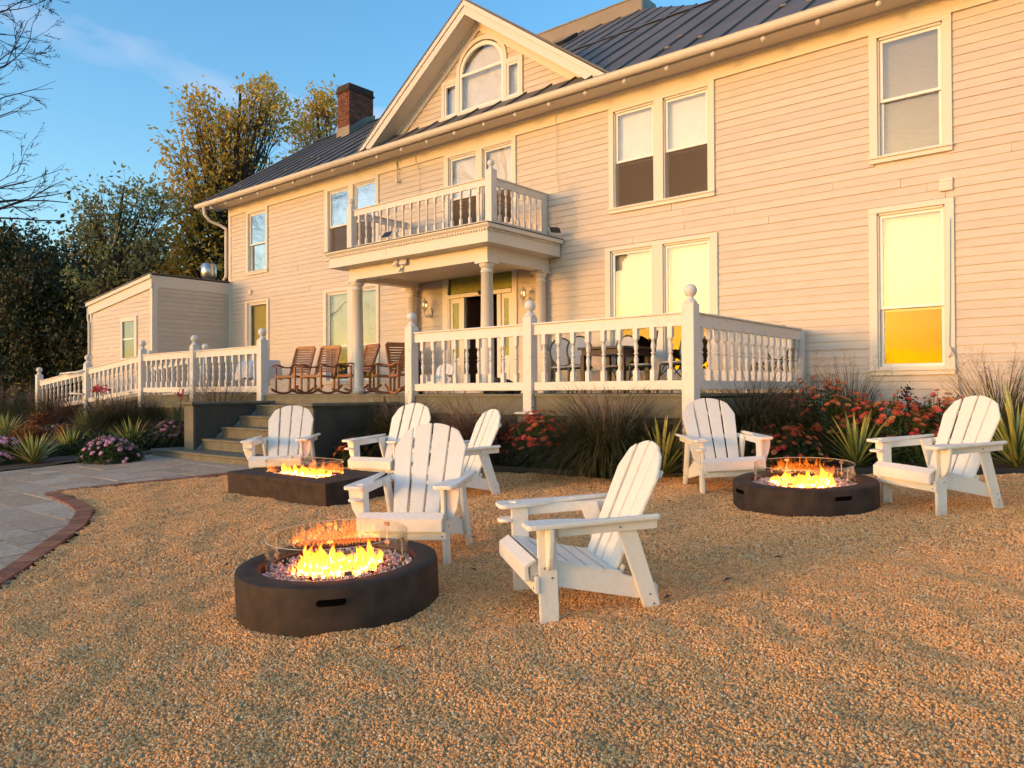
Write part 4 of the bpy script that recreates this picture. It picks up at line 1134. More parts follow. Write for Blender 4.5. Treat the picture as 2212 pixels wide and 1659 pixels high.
# ================================================================== ADIRONDACK CHAIRS
def make_adirondack(label, M):
    t = bpy.data.objects.new('adirondack_chair', None); t.empty_display_size = .1; place(t, None, Matrix.Identity(4))
    tag(t, label, 'chair', 'white adirondack chairs around the fire tables')
    m = M_['resin']; B = dict(bevel=.0045, seg=2)
    LX, FY, RYY = .307, .328, -.283
    for s_ in (-1, 1):
        x0 = s_*LX; xx0, xx1 = sorted((x0, x0-s_*.028))
        MB().box(xx0, xx1, FY-.052, FY+.052, 0, .560).build('front_leg', m, t, **B)
        # rear leg slants from under the arm down to the ground
        MB().prism([(RYY-.045, 0), (RYY+.050, 0), (-.055, .56), (-.165, .56)], 'x', xx0, xx1).build('rear_leg', m, t, **B)
        # seat rail
        yi0, yi1 = sorted((x0-s_*.030, x0-s_*.056))
        MB().prism([(.42, .26), (.42, .375), (.32, .385), (-.02, .285), (RYY-.02, .185), (RYY-.03, .085)], 'x', yi0, yi1).build('seat_rail', m, t, **B)
        # arm: contoured board
        arm = []
        inn = [(-.297, .062), (-.05, .060), (.10, .045), (.20, -.005), (.30, -.03), (.42, -.035), (.447, -.025), (.458, 0)]
        out_ = [(.458, .10), (.445, .118), (.41, .125), (.25, .122), (.05, .112), (-.10, .108), (-.28, .105), (-.297, .095)]
        poly = [(s_*(.275+v), u) for u, v in inn]+[(s_*(.275+v), u) for u, v in out_]
        if s_ > 0:      # cup holder: hole in the board
            arm_o = arm_with_hole(poly, (s_*.322, .385), .043, .563, .588, m, t)
        else:
            MB().prism(poly, 'z', .563, .588).build('arm', m, t, bevel=.006, seg=2)
        # apron under the arm, outer bracket
        MB().box(*sorted((x0, x0+s_*.026)), -.292, FY-.055, .505, .5625).build('arm_support', m, t, **B)
        br_ = [(0, .562), (s_*.098, .562), (s_*.095, .50), (s_*.075, .41), (s_*.045, .35), (s_*.01, .33), (0, .33)]
        MB().prism([(x0+s_*.001+a, z_) for a, z_ in br_], 'y', FY-.012, FY+.014).build('arm_bracket', m, t, bevel=.004, seg=2)
        if s_ > 0:
            cu = MB(); n = 20
            cx_, cy_ = s_*.322+.0, .405
            pl = [(cx_+.055*math.cos(a), cy_+.055*math.sin(a)) for a in np.linspace(0, 2*math.pi, n, endpoint=False)]
            cu.prism(pl, 'z', .478, .496)
            cu.build('cup_shelf', m, t, bevel=.004, seg=2)
    # seat: waterfall nose and slats
    MB().bar((-LX+.0, .447, .318), (LX-.0, .447, .318), .024, .085, (0, 0, 1)).build('seat_nose', m, t, **B)
    MB().prism([(.459, .362), (.400, .398), (.392, .383), (.452, .345)], 'x', -LX-.002, LX+.002).build('seat_nose', m, t, bevel=.003, seg=2)
    ya, za, yb_, zb_ = .385, .397, -.095, .275
    n = 5
    for i in range(n):
        t0 = (i+.04)/n; t1 = (i+.96)/n
        p0 = (ya+(yb_-ya)*t0, za+(zb_-za)*t0-.004*math.sin(math.pi*t0)); p1 = (ya+(yb_-ya)*t1, za+(zb_-za)*t1-.004*math.sin(math.pi*t1))
        MB().prism([(p0[0], p0[1]), (p1[0], p1[1]), (p1[0]-.005, p1[1]-.020), (p0[0]-.005, p0[1]-.020)], 'x', -LX+.032, LX-.032).build('seat_slat', m, t, bevel=.003, seg=2)
    MB().box(-LX-.012, LX+.012, FY+.054, FY+.078, .21, .300).build('front_apron', m, t, **B)
    # back: four fanned slats on a tilted plane
    a_ = math.atan2(.345, .71)         # lean
    def bp_(u, v, w=0):                # u across, v up along the back, w forward
        return (u, -.065-v*math.sin(a_)+w*math.cos(a_), .235+v*math.cos(a_)+w*math.sin(a_))
    H = .79
    def top(u): return H-1.5*u*u
    wb, wt, gap = .106, .133, .014
    for i in range(4):
        k = i-1.5
        b0 = k*(wb+gap)-wb/2; b1 = b0+wb; t0 = k*(wt+gap)-wt/2; t1 = t0+wt
        pts_ = [(b0, 0), (b1, 0)]
        for j in range(7):
            u = t1+(t0-t1)*j/6
            # round the outer shoulders
            v = top(u)-(0.0 if abs(u) < .22 else (abs(u)-.22)*1.1)
            pts_.append((u, v))
        cv = .009*abs(k)               # outer slats stand a little forward
        m_ = MB(); n = len(pts_)
        m_.add([bp_(u, v, cv) for u, v in pts_]+[bp_(u, v, cv-.019) for u, v in pts_], [tuple(range(n)), tuple(range(2*n-1, n-1, -1))]+[(q+n, (q+1) % n+n, (q+1) % n, q) for q in range(n)])
        m_.build('back_slat', m, t, bevel=.005, seg=2)
    for v, w in ((.355, .62), (.62, .50), (.06, .50)):
        c0 = bp_(0, v, -.022)
        mm = MB(); ring = []
        A = [bp_(-w/2, v-.022, -.014), bp_(w/2, v-.022, -.014), bp_(w/2, v-.022, -.036), bp_(-w/2, v-.022, -.036),
             bp_(-w/2, v+.022, -.014), bp_(w/2, v+.022, -.014), bp_(w/2, v+.022, -.036), bp_(-w/2, v+.022, -.036)]
        mm.hexa(A); mm.build('back_rail', m, t, **B)
    # screws
    scm = MB().lathe([(.0065, 0), (.0065, .002), (.004, .0035)], 8).mesh('screw', M_['screw'])
    for s_ in (-1, 1):
        for (yy, zz) in ((FY+.02, .34), (FY-.02, .285), (-.245, .14), (-.268, .085), (-.075, .53), (-.14, .255)):
            xx = s_*(LX+.0005)
            if yy < -.1 and zz > .2: xx = s_*(LX-.0295)
            if zz > .5: xx = s_*(LX+.0265)
            inst('screw', scm, t, T(xx, yy, zz) @ RY(s_*math.pi/2))
        for xx, zz in ((LX-.02, .235), (LX-.02, .275)):
            inst('screw', scm, t, T(s_*xx, FY+.0785, zz) @ RX(-math.pi/2))
    t.matrix_basis = M; WM[t.name] = M
    return t
def arm_with_hole(poly, c, r, z0, z1, m, parent):
    """board outline with a round hole, bridged ring of quads"""
    n = 32
    def hit(a):                              # outline distance from c in direction a
        dx, dy = math.cos(a), math.sin(a); best = 1e9
        for i in range(len(poly)):
            x0, y0 = poly[i][0]-c[0], poly[i][1]-c[1]; x1, y1 = poly[(i+1) % len(poly)][0]-c[0], poly[(i+1) % len(poly)][1]-c[1]
            ex, ey = x1-x0, y1-y0; den = dx*ey-dy*ex
            if abs(den) < 1e-9: continue
            t = (x0*ey-y0*ex)/den; u = (x0*dy-y0*dx)/den
            if t > 0 and -1e-6 <= u <= 1+1e-6: best = min(best, t)
        return best
    an = sorted(set([2*math.pi*i/n for i in range(n)]+[math.atan2(p[1]-c[1], p[0]-c[0]) % (2*math.pi) for p in poly]))
    # drop nearly equal angles
    a2 = [an[0]]
    for a in an[1:]:
        if a-a2[-1] > .004: a2.append(a)
    an = a2; n = len(an); vs = []
    for z in (z0, z1):
        for a in an: vs.append((c[0]+r*math.cos(a), c[1]+r*math.sin(a), z))
        for a in an: h = hit(a); vs.append((c[0]+h*math.cos(a), c[1]+h*math.sin(a), z))
    fs = []
    for i in range(n):
        j = (i+1) % n
        fs += [(i, j, n+j, n+i), (2*n+i, 3*n+i, 3*n+j, 2*n+j), (i, 2*n+i, 2*n+j, j), (n+i, n+j, 3*n+j, 3*n+i)]
    mb = MB().add(vs, fs)
    return mb.build('arm', m, parent, bevel=.004, seg=1)

CH = [  # x, y, z, rotation, label
 (-2.557, 3.718, -.008, 143.67, 'white adirondack chair in the foreground facing left beside the round fire table'),
 (-4.203, 3.931, .038, 208.65, 'white adirondack chair facing the camera right behind the nearest round fire table'),
 (-8.274, 5.482, .119, 220.8, 'white adirondack chair in front of the olive stairs, behind the rectangular fire table'),
 (-6.739, 5.916, .149, 189.4, 'white adirondack chair between the rectangular fire table and the deck skirting'),
 (-5.731, 5.962, .093, 157.0, 'white adirondack chair turned left beside the red zinnia bush, partly hidden by another chair'),
 (-3.52, 7.507, .204, 224.0, 'white adirondack chair at the deck corner post, left of the far round fire table'),
 (-1.463, 7.498, .229, 147.1, 'white adirondack chair at the right edge, right of the far round fire table')]
first = None
for x, y, z, r, lab in CH:
    M = T(x, y, z) @ TILT @ RZ(R(r))
    if first is None: first = make_adirondack(lab, M)
    else: copy_tree(first, M, lab)

# small white chair folded up on the deck behind the railing post
sc = copy_tree(first, T(-9.35, 9.2, DZ) @ RZ(R(200)) @ SC(.55, .55, .55), 'small white adirondack chair on the deck behind the railing post by the door')
del sc['group']

# ================================================================== FIRE TABLES
M_['glassedge'] = mat('polished_glass_edge', (.55, .55, .40), .15, spec=.9)
def flame_mesh(h, r, seed):
    q = random.Random(seed); n = 8; lv = 9; vs = []
    ph = q.uniform(0, 6); am = q.uniform(.15, .5)*r
    for i in range(lv):
        t = i/(lv-1); rad = r*(math.sin(min(t*2.2+.35, math.pi/2+t*1.25)))*(1-t)**.55 if t < 1 else .0005
        ox = am*math.sin(ph+t*5)*t*1.3; oy = am*math.cos(ph*1.3+t*4)*t*1.3
        for k in range(n):
            a = 2*math.pi*k/n
            rj = rad*(1+.25*math.sin(3*a+ph+t*6))
            vs.append((ox+rj*math.cos(a), oy+rj*.7*math.sin(a), h*t))
    fs = [(i*n+k, i*n+(k+1) % n, (i+1)*n+(k+1) % n, (i+1)*n+k) for i in range(lv-1) for k in range(n)]
    me = bpy.data.meshes.new('flame'); me.from_pydata(vs, [], fs); me.materials.append(M_['flame']); me.shade_smooth(); return me
FL = [flame_mesh(h, r, i) for i, (h, r) in enumerate(((.13, .016), (.10, .014), (.17, .015), (.08, .018), (.14, .012), (.11, .02)))]
M_['fireglass'] = rampmat('fire_glass_bead', [(.55, .50, .47), (.75, .68, .62), (.35, .32, .32), (.85, .8, .72)], .15, spec=.9)
def beads(parent, pts, M):
    mb = MB(); q = random.Random(5)
    vs = []; fs = []
    for x, y in pts:
        s_ = q.uniform(.007, .013); c = Vector((x, y, q.uniform(-.004, .010)))
        rot = Matrix.Rotation(q.uniform(0, 6), 3, Vector((q.random(), q.random(), q.random())).normalized())
        p = [rot @ Vector(v)*s_+c for v in ((1, 0, 0), (-1, 0, 0), (0, 1, 0), (0, -1, 0), (0, 0, 1), (0, 0, -1))]
        mb.add(p, [(0, 2, 4), (2, 1, 4), (1, 3, 4), (3, 0, 4), (2, 0, 5), (1, 2, 5), (3, 1, 5), (0, 3, 5)])
    o = mb.build('fire_glass', M_['fireglass'], parent, M)
    o['kind'] = 'stuff'
def ring_tube(R0, r, n=48, nn=6, z=0):
    m = MB(); vs = []
    for i in range(n):
        a = 2*math.pi*i/n
        for k in range(nn):
            b = 2*math.pi*k/nn
            vs.append(((R0+r*math.cos(b))*math.cos(a), (R0+r*math.cos(b))*math.sin(a), z+r*math.sin(b)))
    fs = [(i*nn+k, ((i+1) % n)*nn+k, ((i+1) % n)*nn+(k+1) % nn, i*nn+(k+1) % nn) for i in range(n) for k in range(nn)]
    return m.add(vs, fs)
def slot_mesh(Rr, w, h, ang0, z, proud):
    """rounded patch lying on a cylinder of radius Rr"""
    m = MB(); out = []
    L_ = w/2-h/2
    for a in np.linspace(-math.pi/2, math.pi/2, 7): out.append((L_+h/2*math.cos(a), h/2*math.sin(a)))
    for a in np.linspace(math.pi/2, 1.5*math.pi, 7): out.append((-L_+h/2*math.cos(a), h/2*math.sin(a)))
    # strips across
    xs_ = np.linspace(-w/2, w/2, 15); vs = []; fs = []
    for i, x in enumerate(xs_):
        e = max(abs(x)-L_, 0); hh = math.sqrt(max((h/2)**2-e*e, 0))
        a = ang0+x/Rr
        for zz in (-hh, hh): vs.append(((Rr+proud)*math.cos(a), (Rr+proud)*math.sin(a), z+zz))
    fs = [(2*i, 2*i+2, 2*i+3, 2*i+1) for i in range(14)]
    return m.add(vs, fs)
def round_table(x, y, Rr, H, label, slots, gR, gh, clips, seed, flame_n=24):
    z = SLOPE*y-.168
    M = T(x, y, z) @ TILT
    t = bpy.data.objects.new('fire_table', None); place(t, None, M); tag(t, label, 'fire table')
    Ri = gR+.035
    n = 72
    m = MB()
    pr = [(Rr-.004, -.08), (Rr, .0), (Rr, H-.022), (Rr-.006, H-.007), (Rr-.022, H), (Ri+.008, H), (Ri, H-.006), (Ri-.002, H-.06), (.01, H-.06)]
    m.lathe(pr, n)
    b = m.build('body', M_['pit'], t, M, smooth=True)
    b.data.set_sharp_from_angle(angle=R(40)) if hasattr(b.data, 'set_sharp_from_angle') else None
    for a0 in slots:
        slot_mesh(Rr, .155, .034, a0, H*.74, .0025).build('handle_slot', M_['black'], b, M)  # black surface patch, painted shade in place of a real recess
        # lip round the slot
        pts = []
        for q in np.linspace(0, 2*math.pi, 33):
            cx_ = (.155-.034)/2*(1 if math.cos(q) > 0 else -1)+.019*math.cos(q); cz = .019*math.sin(q)
            a = a0+cx_/Rr; pts.append(((Rr+.002)*math.cos(a), (Rr+.002)*math.sin(a), H*.74+cz))
        MB().tube(pts, .0025, 5, cap=False).build('slot_lip', M_['pit'], b, M)
    q = random.Random(seed)
    pts = []
    while len(pts) < 1500:
        u, v = q.uniform(-1, 1), q.uniform(-1, 1)
        if u*u+v*v < 1: pts.append((u*(Ri-.012), v*(Ri-.012)))
    beads(t, pts, M @ T(0, 0, H-.045))
    MB().lathe([(.23, 0), (.23, .012), (.21, .014)], 32).build('burner_ring', M_['steel'], t, M @ T(0, 0, H-.05))
    # glass guard in curved panes between the clips
    cl = sorted(clips)
    for i in range(len(cl)):
        a0 = cl[i]; a1 = cl[(i+1) % len(cl)]
        if a1 <= a0: a1 += 2*math.pi
        k = 14; vs = []; fs = []
        for j in range(k+1):
            a = a0+.008+(a1-a0-.016)*j/k
            for rr_ in (gR, gR-.006):
                for zz in (0, gh): vs.append((rr_*math.cos(a), rr_*math.sin(a), H-.012+zz))
        for j in range(k):
            p = 4*j; fs += [(p, p+4, p+5, p+1), (p+2, p+3, p+7, p+6), (p+1, p+5, p+7, p+3), (p, p+2, p+6, p+4)]
        fs += [(0, 1, 3, 2), (4*k, 4*k+2, 4*k+3, 4*k+1)]
        gp_o = MB().add(vs, fs).build('glass_panel', M_['guard'], t, M, smooth=False)
        ed = MB(); arc = [((gR-.003)*math.cos(a0+.008+(a1-a0-.016)*j/k), (gR-.003)*math.sin(a0+.008+(a1-a0-.016)*j/k)) for j in range(k+1)]
        ed.tube([(p_[0], p_[1], H-.012+gh+.001) for p_ in arc], .0022, 4)
        for p_ in (arc[0], arc[-1]): ed.tube([(p_[0], p_[1], H-.010), (p_[0], p_[1], H-.012+gh)], .0018, 4)
        ed.build('glass_edge', M_['glassedge'], gp_o, M)
    cm = MB().box(-.008, .004, -.021, .021, -.011, .011).mesh('glass_clip', M_['clip'], bevel=.002)
    for a in cl:
        for zz in (.03, gh-.022): inst('glass_clip', cm, t, M @ RZ(a) @ T(gR, 0, H-.012+zz))
    fo = None
    for i in range(flame_n):
        a = q.uniform(0, 2*math.pi); rad = q.choice([.24, .23, .12, .17])*q.uniform(.85, 1.1)*gR/.41
        k = q.uniform(.6, 1.15)
        inst('flame', FL[q.randrange(6)], t, M @ T(rad*math.cos(a), rad*math.sin(a), H-.04) @ RZ(q.uniform(0, 6)) @ SC(k*1.9, k*1.5, k*.78))
    for i in range(int(flame_n*2.2)):      # low fringe of small flames over the burner
        a = q.uniform(0, 2*math.pi); rad = q.uniform(.04, .27)*gR/.41; k = q.uniform(.25, .5)
        inst('flame', FL[q.randrange(6)], t, M @ T(rad*math.cos(a), rad*math.sin(a), H-.045) @ RZ(q.uniform(0, 6)) @ SC(k*2.6, k*2.0, k*.9))
    return t
view_dir = lambda x, y: math.atan2(-y, -x)
round_table(-3.673, 2.793, .572, .305, 'nearest round brown fire table with a single handle slot facing the camera', [R(-41.0)], .405, .165, [R(a) for a in (205, 318+12, 25, 95, 150)], 3, 52)
round_table(-2.456, 6.94, .61, .275, 'far round brown fire table between two chairs at the right, showing two handle slots', [R(-41), R(-130.5)], .425, .15, [R(a) for a in (215, 275, 345, 60, 130)], 8, 46)

def rect_table():
    x0, x1, y0, y1, H = -8.20, -6.35, 4.66, 5.45, .275
    cx_, cy_ = (x0+x1)/2, (y0+y1)/2
    M = T(cx_, cy_, SLOPE*cy_-.168) @ TILT
    t = bpy.data.objects.new('fire_table', None); place(t, None, M); tag(t, 'long rectangular brown fire table with a box shaped glass guard in front of the stairs', 'fire table')
    hx, hy = (x1-x0)/2, (y1-y0)/2; ix, iy = .50, .19
    m = MB(); m.box(-hx, hx, -hy, hy, -.08, H-.05)
    b = m.build('body', M_['pit'], t, M, bevel=.006, seg=2)
    m = MB(); m.box(-hx-.004, hx+.004, -hy-.004, -iy, H-.049, H); m.box(-hx-.004, hx+.004, iy, hy+.004, H-.049, H); m.box(-hx-.004, -ix, -iy, iy, H-.049, H); m.box(ix, hx+.004, -iy, iy, H-.049, H)
    m.build('tabletop', M_['pit'], t, M)
    q = random.Random(4)
    beads(t, [(q.uniform(-ix+.012, ix-.012), q.uniform(-iy+.012, iy-.012)) for _ in range(900)], M @ T(0, 0, H-.035))
    gx, gyy, gh = .48, .17, .155
    g = .003
    for a, b_, c, d_ in ((-gx, gx, -gyy-g, -gyy+g), (-gx, gx, gyy-g, gyy+g), (-gx-g, -gx+g, -gyy+.01, gyy-.01), (gx-g, gx+g, -gyy+.01, gyy-.01)):
        gp_o = MB().box(a, b_, c, d_, H-.01, H-.01+gh).build('glass_panel', M_['guard'], t, M)
        MB().box(a, b_, c, d_, H-.01+gh+.0005, H-.01+gh+.003).build('glass_edge', M_['glassedge'], gp_o, M)
    cm = MB().box(-.016, .016, -.006, .006, -.010, .010).mesh('glass_clip', M_['clip'], bevel=.002)
    for sx in (-1, 1):
        for sy in (-1, 1):
            for zz in (.02, gh-.02): inst('glass_clip', cm, t, M @ T(sx*(gx-.012), sy*gyy, H-.01+zz))
    for i in range(44):
        k = q.uniform(.5, 1.2)
        inst('flame', FL[q.randrange(6)], t, M @ T(q.uniform(-.38, .40), q.uniform(-.05, .05), H-.03) @ RZ(q.uniform(0, 6)) @ SC(k*2.0, k*1.5, k*.72))
    for i in range(34):
        k = q.uniform(.25, .5)
        inst('flame', FL[q.randrange(6)], t, M @ T(q.uniform(-.42, .42), q.uniform(-.08, .08), H-.03) @ RZ(q.uniform(0, 6)) @ SC(k*2.8, k*2.0, k*.9))
rect_table()

# ================================================================== DECK FURNITURE
def rocking_chair(label, M):
    t = bpy.data.objects.new('rocking_chair', None); place(t, None, Matrix.Identity(4)); tag(t, label, 'rocking chair', 'teak rocking chairs on the deck')
    m = M_['teak']
    for s_ in (-1, 1):
        x = s_*.27
        pts = [(x, .42-.0-i*.092, .02+.11*((i-4.4)/4.4)**2*(1.0 if i > 4.4 else .9)) for i in range(11)]
        mb = MB()
        for a, b in zip(pts[:-1], pts[1:]): mb.bar(a, b, .035, .045)
        mb.build('rocker', m, t)
        MB().bar((x, .26, .05), (x, .26, .62), .04, .04, (0, 1, 0)).build('front_leg', m, t, bevel=.004)
        MB().bar((x, -.20, .06), (x, -.22, .43), .045, .045, (0, 1, 0)).build('rear_leg', m, t, bevel=.004)
        MB().bar((x, -.20, .40), (x, -.46, 1.08), .04, .045, (0, 1, 0)).build('back_post', m, t, bevel=.005)
        ar = MB(); ap = [(x, -.30, .63), (x, -.15, .61), (x, 0, .615), (x, .14, .65), (x, .26, .665), (x, .33, .65), (x, .345, .62)]
        for a, b in zip(ap[:-1], ap[1:]): ar.bar(a, b, .055, .03)
        ar.build('arm', m, t)
        MB().bar((x-s_*.0, .26, .40), (x, -.21, .38), .03, .05).build('side_rail', m, t)
    MB().box(-.27, .27, .24, .275, .37, .43).build('front_rail', m, t, bevel=.004)
    for i in range(7):
        y = .23-i*.068; z = .425-.01*math.sin(i/6*math.pi)-.004*i
        MB().box(-.25, .25, y-.058, y, z-.018, z).build('seat_slat', m, t)
    def bq(v): return (-.215-.262*v/.68, .42+v)
    for i in range(10):
        v = .08+i*.058; y, z = bq(v); y2, z2 = bq(v+.036)
        MB().prism([(y, z), (y2, z2), (y2-.016, z2-.006), (y-.016, z-.006)], 'x', -.205, .205).build('back_slat', m, t)
    y, z = bq(.66); MB().bar((-.25, y, z), (.25, y, z), .03, .075).build('crest_rail', m, t, bevel=.004)
    for s_ in (-1, 1):
        y0_, z0_ = bq(.04); y1_, z1_ = bq(.64)
        MB().bar((s_*.225, y0_, z0_), (s_*.225, y1_, z1_), .035, .022, (0, 1, 0)).build('back_stile', m, t)
    t.matrix_basis = M; WM[t.name] = M
    return t
rk = [(-14.25, 9.6, 196, 'teak rocking chair nearest the white railing post, leftmost of the row on the deck'),
      (-13.55, 9.75, 196, 'teak rocking chair second from the left, close beside the leftmost one'),
      (-12.65, 10.0, 172, 'teak rocking chair in front of the double window, seen from its side with both arms'),
      (-12.35, 10.6, 150, 'teak rocking chair almost hidden behind the left porch column'),
      (-11.45, 10.3, 250, 'teak rocking chair right of the left porch column, facing the front door')]
first = None
for x, y, r, lab in rk:
    M = T(x, y, DZ) @ RZ(R(r)) @ SC(.93, .93, .93)
    if first is None: first = rocking_chair(lab, M)
    else: copy_tree(first, M, lab)

def bistro_chair(label, M):
    t = bpy.data.objects.new('bistro_chair', None); place(t, None, Matrix.Identity(4)); tag(t, label, 'bistro chair', 'woven bistro chairs on the deck')
    f = M_['bamboo']
    el = [(.215*math.cos(a), .26*math.sin(a)) for a in np.linspace(0, 2*math.pi, 28, endpoint=False)]
    le = R(12)
    def bk2(u, v, w=0): return (u, -.21-(v)*math.sin(le)-w*math.cos(le), .73+v*math.cos(le)-w*math.sin(le))
    MB().tube([bk2(*p) for p in el]+[bk2(*el[0])], .017, 8, cap=False).build('back_hoop', f, t, smooth=True)
    mb = MB(); n = 28
    mb.add([bk2(.2*math.cos(a), .245*math.sin(a), -.005) for a in np.linspace(0, 2*math.pi, n, endpoint=False)]+[bk2(.2*math.cos(a), .245*math.sin(a), .008) for a in np.linspace(0, 2*math.pi, n, endpoint=False)],
           [tuple(range(n)), tuple(range(2*n-1, n-1, -1))]+[(i, (i+1) % n, (i+1) % n+n, i+n) for i in range(n)])
    mb.build('woven_back', M_['weave'], t)
    sp = [(.215*math.cos(a), .21*math.sin(a)) for a in np.linspace(0, 2*math.pi, 24, endpoint=False)]
    MB().prism(sp, 'z', .43, .465).build('woven_seat', M_['weave'], t)
    MB().tube([(a, b, .43) for a, b in sp]+[(sp[0][0], sp[0][1], .43)], .016, 8, cap=False).build('seat_ring', f, t)
    for sx in (-1, 1):
        MB().tube([(sx*.17, .17, .43), (sx*.20, .21, 0)], .016, 8).build('leg', f, t)
        MB().tube([(sx*.20, -.235, .80), (sx*.185, -.185, .45), (sx*.20, -.26, 0)], .016, 8).build('leg', f, t)
        MB().tube([(sx*.185, .18, .24), (sx*.06, .17, .41)], .010, 6).build('brace', f, t)
        MB().tube([(sx*.19, -.20, .24), (sx*.15, .0, .41), (sx*.188, .19, .24)], .010, 6).build('brace', f, t)
    t.matrix_basis = M; WM[t.name] = M
    return t
bc = [(-8.55, 10.75, 225, 'woven bistro chair farthest left at the dark table'),
      (-7.85, 10.35, 215, 'woven bistro chair with oval back, second from the left at the dark table'),
      (-6.85, 11.0, 180, 'woven bistro chair behind the dark table under the window'),
      (-5.95, 10.15, 120, 'woven bistro chair right of the dark table with its back turned to the side'),
      (-4.72, 8.75, 150, 'woven bistro chair just left of the corner railing post'),
      (-5.05, 10.75, 160, 'woven bistro chair behind the side railing, apart from the dark table')]
pos = {0: at(1218, 847, 13.6), 1: at(1252, 847, 13.1), 2: at(1360, 847, 13.3), 3: at(1385, 847, 12.3), 4: at(1462, 847, 11.3), 5: at(1662, 847, 11.25)}
first = None
for i, (x, y, r, lab) in enumerate(bc):
    p = pos[i]
    M = T(p.x, min(p.y, 11.15), DZ) @ RZ(R(r))
    if first is None: first = bistro_chair(lab, M)
    else: copy_tree(first, M, lab)
p = at(1330, 847, 12.7)
t = thing('dining_table', 'dark brown square dining table among the bistro chairs behind the railing', 'table', (p.x, p.y, DZ))
MB().box(p.x-.45, p.x+.45, p.y-.45, p.y+.45, DZ+.71, DZ+.75).build('tabletop', M_['dkwood'], t, bevel=.004)
MB().box(p.x-.40, p.x+.40, p.y-.40, p.y+.40, DZ+.62, DZ+.708).build('table_apron', M_['dkwood'], t)
for sx in (-1, 1):
    for sy in (-1, 1): MB().box(p.x+sx*.38-.035, p.x+sx*.38+.035, p.y+sy*.38-.035, p.y+sy*.38+.035, DZ, DZ+.62).build('leg', M_['dkwood'], t)

# table under a white cloth at the left end of the deck
p = (-15.55, 9.6)
t = thing('covered_table', 'round table under a white cloth on the deck behind the left railing', 'table', (p[0], p[1], DZ))
def cloth(cx_, cy_, r, h, drop, n=64):
    m = MB(); vs = [(cx_, cy_, h)]
    rings = [(r*.5, h, 0), (r*.96, h, 0), (r, h-.015, 0), (r+.02, h-drop*.4, .02), (r+.04, h-drop, .045)]
    for rr_, z, w in rings:
        for k in range(n):
            a = 2*math.pi*k/n; q = rr_+w*math.sin(a*9+rr_*8)+w*.5*math.sin(a*5)
            vs.append((cx_+q*math.cos(a), cy_+q*math.sin(a), z+(.03*math.sin(4*a) if w > .03 else 0)))
    fs = [(0, 1+k, 1+(k+1) % n) for k in range(n)]+[(1+i*n+k, 1+(i+1)*n+k, 1+(i+1)*n+(k+1) % n, 1+i*n+(k+1) % n) for i in range(len(rings)-1) for k in range(n)]
    return m.add(vs, fs)
cloth(p[0], p[1], .45, DZ+.76, .42).build('tablecloth', M_['cloth'], t, smooth=True)
MB().lathe([(.04, 0), (.04, .7)], 12, (p[0], p[1], DZ)).build('table_leg', M_['blackplastic'], t)
MB().box(p[0]-.3, p[0]+.3, p[1]-.03, p[1]+.03, DZ, DZ+.03).build('table_foot', M_['blackplastic'], t)

# slumped black cover bag left of the railing post
def blob(name, c, rx, ry, rz, m, seed=0, amp=.25, base=True, par=None):
    bm = bmesh.new(); bmesh.ops.create_icosphere(bm, subdivisions=4, radius=1)
    for v in bm.verts:
        n_ = noise.noise(v.co*1.6+Vector((seed, 0, 0)))*amp+noise.noise(v.co*5+Vector((seed, 3, 0)))*amp*.35
        v.co *= 1+n_
        v.co = Vector((v.co.x*rx, v.co.y*ry, max(v.co.z, -.55 if base else -9)*rz))
    me = bpy.data.meshes.new(name); bm.to_mesh(me); bm.free(); me.materials.append(m); me.shade_smooth()
    return place(bpy.data.objects.new(name, me), par, T(*c))
o = blob('folded_cover', (-9.05, 8.35, DZ+.20), .15, .10, .36, M_['blackplastic'], 4, .3)
tag(o, 'black fabric cover standing folded on the deck left of the railing post', 'cover')
o = blob('black_bag', (-8.35, 9.6, DZ+.09), .34, .2, .17, M_['blackplastic'], 9, .3)
tag(o, 'black bag lying on the deck near the front door behind the railing', 'bag')

# ================================================================== THINGS ON THE HOUSE
def lantern(x, y, z, lab):
    t = thing('wall_lantern', lab, 'lantern', (x, y, z), group='ornate ivory lanterns beside the front door')
    M = T(x, y, z); m = M_['lampmetal']
    MB().prism([(.045*math.cos(a), .11*math.sin(a)) for a in np.linspace(0, 2*math.pi, 18, endpoint=False)], 'y', .0, .02).build('back_plate', m, t, M)
    a = MB(); a.tube([(0, 0, -.04), (0, -.06, -.11), (0, -.13, -.09), (0, -.17, -.02), (0, -.165, .03)], [.012, .011, .010, .009, .012], 8)
    a.tube([(0, -.01, -.06), (0, -.05, -.03), (0, -.09, -.05), (0, -.08, -.08), (0, -.06, -.07)], .006, 6)
    a.build('scroll_arm', m, t, M, smooth=True)
    lt = MB(); lt.lathe([(.01, -.03), (.03, .0), (.045, .02), (.05, .03)], 8, (0, -.165, .03)); lt.lathe([(.068, 0), (.062, .02), (.03, .055), (.012, .075), (.016, .09), (.004, .13)], 8, (0, -.165, .20))
    lt.build('lantern_cage', m, t, M)
    for k in range(6):
        an = math.pi*k/3
        MB().tube([(.05*math.cos(an), -.165+.05*math.sin(an), .055), (.066*math.cos(an), -.165+.066*math.sin(an), .12), (.062*math.cos(an), -.165+.062*math.sin(an), .20)], .004, 5).build('cage_bar', m, t, M)
    MB().lathe([(.044, 0), (.059, .07), (.056, .145)], 16, (0, -.165, .055)).build('lantern_glass', glass_l, t, M)
glass_l = glassmat('lantern_glass', .12, tint=(.9, .85, .75))
lantern(-12.0, YW-.03, 2.93, 'ornate ivory wall lantern left of the front door'); lantern(-9.30, YW-.03, 2.95, 'ornate ivory wall lantern right of the front door')

